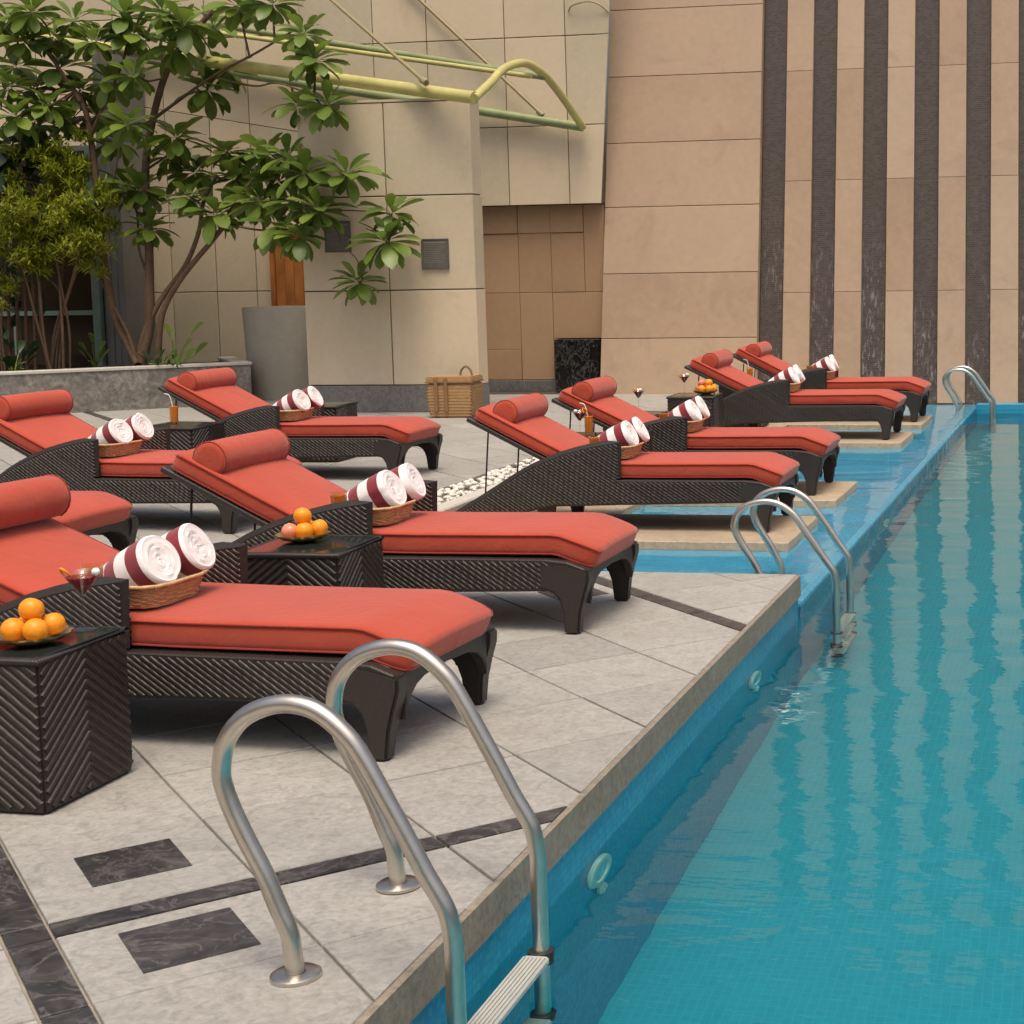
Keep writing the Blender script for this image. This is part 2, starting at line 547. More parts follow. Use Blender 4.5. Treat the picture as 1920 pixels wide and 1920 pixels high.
gd = MB(); gd.add([(-60, -60, -1.6), (60, -60, -1.6), (60, 60, -1.6), (-60, 60, -1.6)], [(0, 1, 2, 3)])
tag(gd.build('ground', M['soil'], recalc=False), 'bare earth far below the terrace', 'ground', kind='structure')

deck = MB()
front = on_line(0, -5.0)
Bc = back_at(QP0)
poly = [front, CORNER, Bc, on_line(QP0, far), (-17.0, far), (-17.0, -5.0)]
deck.prism(poly, lambda a, b, h: (a, b, h), -.60, -.009)
deck_o = tag(deck.build('deck', M['grout']), 'pale stone paving of the pool terrace', 'paving', kind='structure')
# coping face: a band of rougher stone along both free edges
for a, b, nm in ((front, CORNER, EQ), (CORNER, Bc, (0.0, 1.0))):
    m = MB()
    k = .022
    n = nm
    m.prism([a, b, (b[0] + n[0] * k, b[1] + n[1] * k), (a[0] + n[0] * k, a[1] + n[1] * k)], lambda x, y, h: (x, y, h), -.112, -.004)
    m.build('coping', M['coping'], deck_o)
# upper tile band of the pool wall, below the coping, to the pool floor
m = MB()
m.prism([front, CORNER, (CORNER[0] + EQ[0] * .006, CORNER[1] + EQ[1] * .006), (front[0] + EQ[0] * .006, front[1] + EQ[1] * .006)], lambda x, y, h: (x, y, h), FLOOR, -.113)
m.prism([CORNER, Bc, (Bc[0], Bc[1] + .006), (CORNER[0], CORNER[1] + .006)], lambda x, y, h: (x, y, h), -.5, -.114)
m.box(-1.6, -1.594, 8.06, far, FLOOR, LEDGE - .012)
pool = tag(MB().add([on_line(-.3, -5) + (FLOOR,), (9.1, -5, FLOOR), (9.1, far + .2, FLOOR), on_line(-.3, far + .2) + (FLOOR,)], [(0, 1, 2, 3)]).build('pool_basin', M['poolfloor'], recalc=False),
           'teal mosaic floor and walls of the swimming pool', 'pool', kind='structure')
m.build('pool_wall', M['poolwall'], pool)
m = MB()
m.box(9, 9.2, -5, far, FLOOR, 0); m.box(-1.59, 9.2, -5.2, -5, FLOOR, 0)
m.build('pool_wall', M['poolwall'], pool)
# shallow ledge
lp = [CORNER, on_line(0, far), on_line(QC1, far), back_at(QC1)]
led = MB()
led.prism(lp, lambda a, b, h: (a, b, h), FLOOR, LEDGE)
tag(led.build('shallow_ledge', M['ledge']), 'shallow blue mosaic ledge beside the pool', 'ledge', kind='structure')
# strip of stone where the side tables of the right row stand, curb and pebble bed
m = MB()
m.prism([back_at(QC0), on_line(QC0, far), on_line(QC1, far), back_at(QC1)], lambda a, b, h: (a, b, h), -.40, -.090)
tag(m.build('stone_walkway', M['slab'], bevel=.006), 'low stone strip behind the loungers in the water', 'walkway', kind='structure')
m = MB()
m.prism([back_at(QC1), on_line(QC1, far), on_line(QP1, far), back_at(QP1)], lambda a, b, h: (a, b, h), -.40, .012)
tag(m.build('kerb', M['curb'], bevel=.01), 'pale stone kerb between pebbles and shallow pool', 'kerb', kind='structure')
m = MB()
m.prism([back_at(QP1), on_line(QP1, far), on_line(QP0, far), back_at(QP0)], lambda a, b, h: (a, b, h), -.40, -.05)
peb = tag(m.build('pebble_bed', M['grout']), 'strip of white pebbles beside the paving', 'pebbles', kind='structure')
m = MB()
rnd = random.Random(5)
for i in range(1500):
    s = rnd.uniform(8.1, 17.5); q = rnd.uniform(QP0 + .02, QP1 - .02)
    x, y, _ = pq(s, q)
    r = rnd.uniform(.014, .030)
    z = rnd.uniform(-.04, .004)
    ca, sa = math.cos(i), math.sin(i)
    a, b, c = r * rnd.uniform(.9, 1.4), r, r * rnd.uniform(.55, .8)
    prof = [(.0, -1), (.75, -.6), (1, 0), (.75, .6), (.0, 1)]
    rings = []
    for pr_, pz in prof:
        pr_ = max(pr_, .02)
        rings.append([(x + ca * a * pr_ * math.cos(t) - sa * b * pr_ * math.sin(t), y + sa * a * pr_ * math.cos(t) + ca * b * pr_ * math.sin(t), z + c * pz) for t in [k * math.pi / 3 for k in range(6)]])
    m.loft(rings)
tag(m.build('pebble', M['pebble'], peb, smooth=180), kind='stuff')

# water: the main pool, and the film on the ledge that spills over into it
m = MB()
m.add([(x, y, WATER) for x, y in ((-1.594, -5.0), (9.0, -5.0), (9.0, far), (-1.594, far))], [(0, 1, 2, 3)])
tag(m.build('water', M['water'], recalc=False), 'clear rippled pool water', 'water', kind='structure')
m = MB()
prof = [(-3.36, LEDGE_WATER), (-1.620, LEDGE_WATER), (-1.600, LEDGE_WATER - .004), (-1.589, LEDGE_WATER - .016), (-1.585, LEDGE_WATER - .04), (-1.584, WATER - .004)]
n_ = len(prof)
m.add([(x, y, z) for y in (8.062, far) for x, z in prof], [(i, i + 1, n_ + i + 1, n_ + i) for i in range(n_ - 1)])
tag(m.build('water', M['water'], smooth=180, recalc=False), 'shallow film of water over the blue ledge', 'water', kind='structure')

# ------------------------------------------------------------------ paving tiles
AU = R(45.0)
UX, UY = (math.sin(AU), math.cos(AU)), (-math.cos(AU), math.sin(AU))


def uvw(u, v): return (UX[0] * u + UY[0] * v, UX[1] * u + UY[1] * v)


us = [[.515 - .5 * (k + 1), .515 - .5 * k, 0] for k in range(9, -1, -1)] + [[.515, .62, 1]]
ub = [.62, 1.127, 1.622, 2.122, 2.617, 3.118, 3.655]
us += [[a, b, 0] for a, b in zip(ub[:-1], ub[1:])] + [[3.655, 3.745, 1]]
us += [[3.745 + .5 * k, 3.745 + .5 * (k + 1), 0] for k in range(22)]
vb = [3.755 - .497 * k for k in range(6, 0, -1)] + [3.755]
vs = [[a, b, 0] for a, b in zip(vb[:-1], vb[1:])] + [[3.755, 4.20, 0], [4.20, 4.30, 2], [4.30, 4.865, 0], [4.865, 5.37, 0]]
vs += [[5.37 + .497 * k, 5.37 + .497 * (k + 1), 0] for k in range(40)]

NB_ = (BD[1], -BD[0])                    # normal of the back line, pointing away from the camera
dB = CORNER[0] * NB_[0] + CORNER[1] * NB_[1]
dE = P0[0] * EQ[0] + P0[1] * EQ[1]
cand = []
for u0, u1, uk in us:
    for v0, v1, vk in vs:
        c = uvw((u0 + u1) / 2, (v0 + v1) / 2)
        if c[1] < 2.2 or c[1] > far + .4 or c[0] < -.80 * c[1] - 1.3 or c[0] > -1.2: continue
        kind = 1 if uk else 0
        if vk == 2:
            if u0 > .61 and u1 < 3.2: kind = 1
            elif uk == 0: kind = 0
        g = .0042
        p0 = [uvw(u0 + g, v0 + g), uvw(u1 - g, v0 + g), uvw(u1 - g, v1 - g), uvw(u0 + g, v1 - g)]
        A0 = area(p0)
        p1 = clip(clip(p0, EQ, dE + .001), NB_, dB - .003)
        p2 = clip(clip(p0, EQ, dE + QP0 - .004), (-NB_[0], -NB_[1]), -dB - .003)
        p2 = clip(p2, (0, 1), far - .02) if p2 else p2
        for p in (p1, p2):
            if len(p) >= 3 and area(p) > .0015:
                full = len(p) == 4 and abs(area(p) - A0) < 1e-6
                cand.append((c[0] ** 2 + c[1] ** 2, p, kind, full, (u0, u1, v0, v1)))
cand.sort(key=lambda t: t[0])


def tile_mesh(m, p, dz=0.0):
    cx, cy = sum(q[0] for q in p) / len(p), sum(q[1] for q in p) / len(p)
    n = len(p)
    def sh(k):
        out = []
        for x, y in p:
            d = math.hypot(x - cx, y - cy) or 1
            f = max(0, 1 - k / d)
            out.append((cx + (x - cx) * f, cy + (y - cy) * f))
        return out
    m.loft([[(x, y, -.0095) for x, y in p], [(x, y, -.003 + dz) for x, y in p], [(x, y, dz) for x, y in sh(.0022)]], caps=False)
    o = len(m.v) - n
    m.f.append([o + i for i in range(n)]); m.m.append(0)


share = {}
stuff = MB()
rt = random.Random(4)
for i, (d, p, kind, full, uv) in enumerate(cand):
    dz = rt.uniform(-.0012, .0012)
    if i < 300 or kind:
        if full:
            key = (round(uv[1] - uv[0], 3), round(uv[3] - uv[2], 3), kind)
            cx, cy = sum(q[0] for q in p) / 4, sum(q[1] for q in p) / 4
            if key not in share:
                m = MB(); tile_mesh(m, [(x - cx, y - cy) for x, y in p])
                share[key] = m.mesh('tile', M['darktile' if kind else 'tile'])
            o = link('dark_strip' if kind else 'tile', share[key], deck_o)
            o.location = (cx, cy, dz)
        else:
            m = MB(); tile_mesh(m, p)
            o = m.build('dark_strip' if kind else 'tile', M['darktile' if kind else 'tile'], deck_o)
            o.location = (0, 0, dz)
    else:
        tile_mesh(stuff, p, dz)
tag(stuff.build('far_tile', M['tile'], deck_o), kind='stuff')
# dark inlays set into some tiles
for cu, cv, w, h in ((.886, 4.612, .252, .258), (.882, 3.985, .265, .272), (3.45, 7.14, .26, .26), (.25, 4.612, .252, .258), (.25, 3.985, .265, .272)):
    m = MB(); tile_mesh(m, [uvw(cu - w / 2, cv - h / 2), uvw(cu + w / 2, cv - h / 2), uvw(cu + w / 2, cv + h / 2), uvw(cu - w / 2, cv + h / 2)], .0035)
    m.build('inlay', M['darktile'], deck_o)


# ------------------------------------------------------------------ building walls
def panel(parent, x0, x1, z0, z1, y, mat, th=.03, gap=.006, name='panel', zt=None, xr=None):
    """a facing slab on a wall that looks towards -Y; zt = (left top, right top), xr = (bottom right, top right)"""
    g = gap
    zl, zr = zt if zt else (z1, z1)
    br_, tr_ = xr if xr else (x1, x1)
    m = MB()
    c = .004
    out = [(x0 + g, z0 + g), (br_ - g, z0 + g), (tr_ - g, zr - g), (x0 + g, zl - g)]
    cx, cz = sum(p[0] for p in out) / 4, sum(p[1] for p in out) / 4
    inn = [(px + c * (1 if px < cx else -1), pz + c * (1 if pz < cz else -1)) for px, pz in out]
    m.loft([[(px, y, pz) for px, pz in out], [(px, y - th + c, pz) for px, pz in out], [(px, y - th, pz) for px, pz in inn]], caps=False)
    n = len(m.v)
    m.f.append([n - 4, n - 3, n - 2, n - 1]); m.m.append(0)
    return m.build(name, mat, parent)


TOP = 6.6
# --- free standing screen wall with two plaques
blk = thing('panelled_wall', (0, 0, 0), 0, 'cream panelled screen wall with two grey plaques behind the hamper', 'wall')
MB().box(-9.0, -6.972, 17.05, 17.29, 0, 3.455).build('wall_core', M['joint'], blk)
ROWS = ((.305, 1.375), (1.375, 2.425), (2.425, 3.46))
for x0, x1 in ((-9.01, -7.972), (-7.972, -6.955)):
    for z0, z1 in ROWS:
        panel(blk, x0, x1, z0, z1, 17.05, M['beige'], .03, .007)
for z0, z1 in ROWS:
    MB().box(-6.971, -6.953, 17.026, 17.295, z0 + .007, z1 - .007).build('end_panel', M['beige'], blk, bevel=.003)
m = MB(); m.box(-9.015, -6.945, 17.0, 17.05, .003, .302); m.box(-6.971, -6.945, 17.05, 17.30, .003, .302); m.build('skirting', M['skirt'], blk, bevel=.004)
m = MB(); m.box(-9.02, -6.945, 17.015, 17.30, 3.462, 3.49); m.build('cap', M['beige'], blk, bevel=.004)

# --- tall beige wall at the back
bw = thing('tall_beige_wall', (0, 0, 0), 0, 'tall beige panelled wall behind the pipe canopy', 'wall')
MB().box(-16.5, -6.335, 19.65, 19.95, 2.40, TOP).build('wall_core', M['joint'], bw)
MB().box(-16.5, -8.08, 19.67, 19.95, 0, 2.399).build('wall_core', M['joint'], bw)
def xedge(z): return -6.31 + (z - 2.39) * .075
xs_r = [-10.30, -9.29, -8.56, -7.52, -6.72, None]
for i in range(5):
    for z0, z1 in ((2.39, 3.38), (3.38, 4.49), (4.49, 5.55), (5.55, TOP)):
        if i < 2 and z1 < 3.5: continue
        if i == 2 and z0 < 3:
            panel(bw, -8.07, -7.52, z0, z1, 19.65, M['beige']); continue
        if i == 4:
            panel(bw, -6.72, -6.2, z0, z1, 19.65, M['beige'], xr=(xedge(z0), xedge(z1))); continue
        panel(bw, xs_r[i], xs_r[i + 1], z0, z1, 19.65, M['beige'])
xl = [-12.95, -12.27, -11.63, -11.06, -10.30]
def zslant(x): return 3.72 - (x + 12.1) * .178
for i in range(4):
    a, b = xl[i], xl[i + 1]
    panel(bw, a, b, .0, 1.355, 19.67, M['beige'])
    panel(bw, a, b, 1.355, 2.40, 19.67, M['beige'])
    panel(bw, a, b, 2.40, 3.6, 19.67, M['beige'], zt=(zslant(a), zslant(b)))
    m = MB()
    g = .006
    pts = [(a + g, zslant(a) + g), (b - g, zslant(b) + g), (b - g, 4.65), (a + g, 4.65)]
    m.prism(pts, lambda x, z, h: (x, h, z), 19.64, 19.67); m.build('panel', M['beige'], bw)
    for z0, z1 in ((4.66, 5.6), (5.6, TOP)): panel(bw, a, b, z0, z1, 19.67, M['beige'])
for a, b in ((-16.5, -15.3), (-15.3, -14.1), (-14.1, -12.95)):
    for z0, z1 in ((3.25, 4.0), (4.0, 4.95), (4.95, 5.8), (5.8, TOP)): panel(bw, a, b, z0, z1, 19.67, M['beige'])
dr = thing('timber_door', (0, 0, 0), 0, 'narrow orange timber door behind the concrete pot', 'door')
for k in range(4):
    MB().box(-10.74 + .128 * k, -10.74 + .128 * k + .124, 19.56, 19.60, .01, 2.10).build('plank', M['timber'], dr, bevel=.004)
MB().box(-10.225, -10.17, 19.52, 19.62, 0, 2.16).box(-10.80, -10.745, 19.52, 19.62, 0, 2.16).box(-10.745, -10.225, 19.52, 19.62, 2.105, 2.16).build('door_frame', M['timber'], dr, bevel=.004)

# --- recessed brown wall
rw = thing('recessed_wall', (0, 0, 0), 0, 'shaded brown sandstone wall in the recess right of the cream screen', 'wall')
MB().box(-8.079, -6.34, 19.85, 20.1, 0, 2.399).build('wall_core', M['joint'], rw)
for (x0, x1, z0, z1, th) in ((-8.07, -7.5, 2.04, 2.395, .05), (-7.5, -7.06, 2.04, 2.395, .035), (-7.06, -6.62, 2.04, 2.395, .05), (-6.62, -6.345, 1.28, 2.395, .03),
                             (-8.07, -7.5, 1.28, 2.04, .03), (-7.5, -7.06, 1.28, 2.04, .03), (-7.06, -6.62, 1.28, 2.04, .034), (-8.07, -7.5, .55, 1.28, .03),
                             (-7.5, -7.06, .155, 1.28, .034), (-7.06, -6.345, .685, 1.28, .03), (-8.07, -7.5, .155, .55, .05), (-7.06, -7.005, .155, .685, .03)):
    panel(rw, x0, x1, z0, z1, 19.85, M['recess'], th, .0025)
m = MB(); m.box(-8.07, -6.36, 19.79, 19.848, .003, .15); m.build('skirting', M['skirt'], rw, bevel=.004)
tag(MB().box(-7.0, -6.42, 19.66, 19.785, 0, .68).build('marble_block', M['blackmarble'], bevel=.006), 'black veined marble block in the wall recess', 'block')

# --- brown stone wall, leaning back
LEAN = math.atan(.18)
sw = thing('stone_wall', (0, 19.45, 0), 0, 'brown sandstone wall of wide slabs left of the dark stripes', 'wall')
sw.rotation_euler = (-LEAN, 0, 0)
MB().box(-6.325, -4.325, .001, .40, -.05, TOP).build('wall_core', M['brown'], sw)
zz = [-.02, .695, 1.52, 2.375, 3.205, 4.07, 4.95, 5.8, TOP]
for i in range(len(zz) - 1):
    panel(sw, -6.335, -4.318, zz[i], zz[i + 1], 0, M['brown'], .04, .004, 'slab')

# --- striped water wall, leaning back
st = thing('striped_wall', (0, 19.50, 0), 0, 'striped wall of dark mosaic strips between sandstone piers at the pool end', 'wall')
st.rotation_euler = (-LEAN, 0, 0)
MB().box(-4.316, 9.2, .060, .45, -.6, TOP).build('wall_core', M['joint'], st)
x = -4.313
while x < 8.6:
    MB().box(x, x + .299, .030, .059, -.30, TOP - .02).build('dark_strip', M['strip'], st)
    z = [-.14, 1.25, 2.66, 4.07, 5.4, TOP]
    for a, b in zip(z[:-1], z[1:]):
        panel(st, x + .301, x + .642, a, b, .059, M['brown'], .090, .002, 'pier_slab')
    x += .6432
m = MB(); m.box(-1.59, 9.2, 19.30, 19.46, FLOOR, -.125)
ftg = tag(m.build('pool_end_wall', M['poolwall'], bevel=.006), 'blue mosaic end wall of the pool below the striped wall', 'pool', kind='structure')

# --- dark glazed front at the left
gf = thing('glazed_front', (0, 0, 0), 0, 'dark glass front with sea green frames behind the planter shrubs', 'window')
BAYS = ((-16.4, -15.25), (-15.20, -14.10), (-14.02, -12.95))
for a, b in BAYS:
    for z0, z1 in ((.45, 1.09), (1.15, 2.40), (2.46, 3.20)):
        MB().box(a, b, 18.93, 18.95, z0, z1).build('pane', M['pane'], gf)
for a, b in ((-15.25, -15.20), (-14.10, -14.02), (-12.95, -12.84)):
    MB().box(a, b, 18.89, 18.97, .4, 3.25).build('mullion', M['mullion'], gf, bevel=.004)
for z in (1.09, 2.40):
    for a, b in BAYS:
        MB().box(a, b, 18.91, 18.96, z, z + .06).build('transom', M['mullion'], gf)
MB().box(-16.5, -12.80, 18.98, 19.62, 3.201, 3.27).build('header', M['cladding'], gf)
tag(MB().box(-12.82, -12.52, 18.96, 19.60, 0, 4.7).box(-12.72, -12.70, 18.945, 18.96, 0, 4.7).box(-12.62, -12.61, 18.95, 18.96, 0, 4.7).build('grey_column', M['cladding'], bevel=.004),
    'grey clad column at the end of the dark glass front', 'column')

# --- plaques
for (x0, x1, z0, z1, lb) in ((-8.72, -8.41, 1.81, 2.16, 'grey engraved wall plaque, left of the two, half behind leaves'), (-7.57, -7.25, 1.60, 1.94, 'grey engraved wall plaque, right of the two, above the hamper')):
    t = thing('plaque', ((x0 + x1) / 2, 17.02, (z0 + z1) / 2), 0, lb, 'plaque')
    w, h = (x1 - x0) / 2, (z1 - z0) / 2
    MB().box(-w, w, -.018, 0, -h, h).build('plate', M['plaque'], t, bevel=.003)
    f = MB(); f.box(-w, w, -.024, -.0185, h - .012, h); f.box(-w, w, -.024, -.0185, -h, -h + .012); f.box(-w, -w + .010, -.024, -.0185, -h + .012, h - .012); f.box(w - .010, w, -.024, -.0185, -h + .012, h - .012)
    f.build('frame', M['plaqueframe'], t)
    l = MB(); rr = random.Random(int(x0 * 100))
    zc = h - .035
    l.box(-w + .03, w - .03, -.0205, -.0185, zc - .012, zc)
    for i in range(11):
        zc -= .020
        l.box(-w + .03, w - rr.uniform(.03, .09), -.0200, -.0185, zc - .010, zc - .005)
    l.build('lettering', M['plaqueline'], t)

# --- pipe canopy frame
cf = thing('canopy_frame', (0, 0, 0), 0, 'yellow green steel pipe canopy frame fixed high on the beige walls', 'canopy frame')


def lerp(a, b, t): return tuple(a[i] + (b[i] - a[i]) * t for i in range(3))


def bez(pts, n=20):
    out = []
    P = [Vector(p) for p in pts]
    P = [P[0] * 2 - P[1]] + P + [P[-1] * 2 - P[-2]]
    for i in range(1, len(P) - 2):
        for k in range(n):
            t = k / n
            a, b, c, d = P[i - 1], P[i], P[i + 1], P[i + 2]
            out.append(.5 * ((2 * b) + (c - a) * t + (2 * a - 5 * b + 4 * c - d) * t * t + (3 * b - a - 3 * c + d) * t ** 3))
    out.append(P[-2])
    return out


PF0, PF1 = (-14.35, 19.3, 4.79), (-6.76, 16.70, 3.44)
PB0, PB1 = (-13.0, 19.53, 4.51), (-6.48, 19.50, 3.34)
MB().tube([PF0, PF1], .070, 16).build('front_pipe', M['pipe'], cf, smooth=50)
MB().tube([PB0, PB1], .058, 14).build('back_pipe', M['pipegreen'], cf, smooth=50)
hoop = bez([(-6.76, 16.70, 3.44), (-6.73, 17.1, 3.64), (-6.72, 17.5, 3.84), (-6.68, 18.0, 3.96), (-6.65, 18.4, 3.93), (-6.62, 18.7, 3.84), (-6.56, 19.1, 3.62), (-6.47, 19.48, 3.33)], 8)
MB().tube(hoop, .048, 12).build('end_hoop', M['pipe'], cf, smooth=60)
MB().tube([(-12.04, 19.4, 4.92), (-6.62, 18.55, 3.86)], .042, 12).build('purlin', M['pipegreen'], cf, smooth=60)
MB().tube([(-12.04, 19.3, 4.80), (-6.66, 18.2, 3.83)], .030, 10).build('purlin', M['pipe'], cf, smooth=60)
for a, b in (((-10.4, 19.6, 5.58), (-7.32, 16.73, 3.62)), ((-9.4, 19.6, 5.75), (-7.0, 19.50, 3.50))):
    MB().tube([a, b], .022, 8).tube([lerp(a, b, .975), lerp(a, b, 1.0)], .038, 8).build('tie_rod', M['rod'], cf, smooth=60)
# small bent cable at the top of the beige wall
m = MB(); m.tube(bez([(-6.66, 19.61, 4.79), (-6.59, 19.57, 4.85), (-6.38, 19.55, 4.885), (-6.24, 19.57, 4.84), (-6.14, 19.61, 4.75)], 6), .010, 8)
tag(m.build('wall_cable', M['rod'], smooth=60), 'thin dark bent cable at the top of the beige wall', 'cable')

# ------------------------------------------------------------------ planter and plants
pl = thing('planter', (0, 0, 0), 0, 'long grey mottled stone planter under the frangipani tree', 'planter')
pl.location = (-10.38, 18.20, 0)
pl.rotation_euler = (0, 0, math.atan2(.617, .787))
m = MB(); m.box(-4.8, 0, 0, .16, 0, .475); m.box(-.16, 0, .16, 1.55, 0, .475); m.build('planter_wall', M['plantstone'], pl, bevel=.004)
m = MB(); m.box(-4.8, .015, -.015, .18, .476, .512); m.box(-.18, .015, .18, 1.55, .476, .512); m.build('rim', M['curb'], pl, bevel=.005)
MB().box(-4.8, -.17, .165, 1.5, .30, .455).build('soil', M['soil'], pl)
pot = thing('concrete_pot', (-10.42, 18.95, 0), 0, 'tall tapering grey concrete pot beside the timber door', 'pot')
m = MB(); m.lathe([(.005, .002), (.350, .002), (.360, .02), (.412, 1.145), (.412, 1.165), (.372, 1.165), (.362, 1.02), (.01, 1.02)], 44); m.build('body', M['concrete'], pot, smooth=35)
m = MB(); m.lathe([(.01, 1.035), (.362, 1.03)], 24); m.build('soil', M['soil'], pot)

# hamper
hp = thing('hamper', (-7.03, 16.52, 0), R(4), 'tan wicker hamper with a loop handle standing against the cream wall', 'hamper')
hp.scale = (1.1, 1.1, 1.1)
m = MB(); m.loft([[(sx * w, sy * d, z) for sx, sy in ((-1, -1), (1, -1), (1, 1), (-1, 1))] for w, d, z in ((.20, .15, .0), (.222, .165, .10), (.226, .168, .34))])
m.build('body', M['hamper'], hp, bevel=.012, seg=2, smooth=40)
wv_ = MB()
for k in range(11):
    z = .02 + k * .030
    w, d = .206 + .02 * min(1, z / .12), .154 + .013 * min(1, z / .12)
    wv_.tube([(-w, -d, z), (w, -d, z), (w, d, z), (-w, d, z), (-w, -d, z)], .0050, 6)
tag(wv_.build('weave', M['hamper'], hp, smooth=60), kind='stuff')
m = MB(); m.box(-.234, .234, -.176, .176, .345, .405); m.build('lid', M['hamper'], hp, bevel=.012, seg=2)
m = MB(); m.tube([(-.236, -.178, .348), (.236, -.178, .348), (.236, .178, .348), (-.236, .178, .348), (-.236, -.178, .348)], .007, 6); m.build('lid_band', M['hamperdark'], hp, smooth=60)
for x in (-.13, -.03):
    m = MB(); m.box(x - .018, x + .018, -.190, -.1755, .06, .40); m.build('strap', M['hamperdark'], hp, bevel=.003)
m = MB(); m.tube(bez([(.06, 0, .405), (.075, 0, .46), (.12, 0, .495), (.165, 0, .46), (.18, 0, .405)], 6), .011, 8); m.build('handle', M['hamperdark'], hp, smooth=60)


# leaves
def leaf_mesh(mat, width=.21, droop=.25, fold=.35, name='leaf', tip=.9):
    m = MB()
    rows = [(0, .012), (.14, .03), (.34, width * .34), (.56, width * .50), (.76, width * .56), (.91, width * .40), (1.0, .012)]
    vs, fs = [], []
    for t, w in rows:
        z = -droop * t * t
        vs += [(t, -w, z + abs(w) * fold), (t, 0, z), (t, w, z + abs(w) * fold)]
    for i in range(len(rows) - 1):
        a = i * 3
        fs += [(a, a + 3, a + 4, a + 1), (a + 1, a + 4, a + 5, a + 2)]
    m.add(vs, fs)
    return m.mesh(name, mat, smooth=180, recalc=False)


LEAF = [leaf_mesh(M['leaf'], w, d, f) for w, d, f in ((.38, .22, .3), (.43, .38, .2), (.36, .12, .4), (.42, .55, .25))]


def leaf_matrix(p, az, el, L, roll=0):
    return Matrix.Translation(p) @ Matrix.Rotation(az, 4, 'Z') @ Matrix.Rotation(-el, 4, 'Y') @ Matrix.Rotation(roll, 4, 'X') @ Matrix.Scale(L, 4)


CLUSTERS = [(-12.6, 17.54, 4.74), (-12.26, 17.84, 4.68), (-11.89, 17.67, 4.39), (-11.63, 17.9, 4.69), (-11.55, 17.93, 4.5), (-10.8, 17.37, 4.64), (-10.51, 17.31, 4.47), (-10.62, 18.14, 4.59), (-9.94, 17.56, 4.69), (-9.39, 17.3, 4.66), (-8.67, 16.63, 4.21), (-8.53, 16.58, 3.91), (-9.02, 17.1, 3.49), (-8.4, 16.56, 3.42), (-12.63, 18.04, 4.15), (-12.97, 17.97, 3.89), (-12.76, 17.36, 3.51), (-12.38, 18.06, 3.88), (-11.87, 17.89, 3.94), (-11.37, 17.6, 3.96), (-11.29, 17.33, 3.37), (-11.98, 18.17, 3.25), (-10.96, 17.77, 3.24), (-11.21, 18.02, 3.04), (-10.76, 18.18, 3.84), (-10.46, 18.01, 3.05), (-10.27, 18.22, 2.88), (-9.35, 17.19, 2.66), (-8.74, 16.65, 2.7), (-8.92, 16.8, 2.4), (-8.51, 16.48, 2.28), (-9.28, 16.99, 2.14), (-8.76, 16.5, 2.01), (-10.11, 17.81, 2.46), (-10.44, 17.69, 2.31), (-10.75, 17.65, 2.53), (-11.54, 17.89, 2.63), (-11.44, 17.88, 2.17), (-11.94, 18.2, 2.71), (-12.65, 17.98, 4.52), (-13.36, 18.23, 4.23), (-13.02, 18.16, 3.49), (-12.34, 18.29, 3.58), (-10.34, 17.97, 2.76), (-9.5, 17.22, 2.97), (-11.04, 18.26, 2.86), (-10.51, 18.2, 4.05), (-13.23, 17.87, 3.22), (-8.16, 16.48, 2.67), (-7.7, 16.57, 2.24), (-7.73, 16.45, 1.93), (-8.17, 16.67, 1.5), (-9.58, 17.19, 2.43), (-9.03, 16.83, 2.9), (-12.5, 17.6, 3.65), (-12.91, 17.5, 3.88), (-12.51, 18.0, 3.49), (-12.84, 17.7, 4.43), (-13.11, 17.8, 4.74), (-10.8, 17.6, 4.27)]
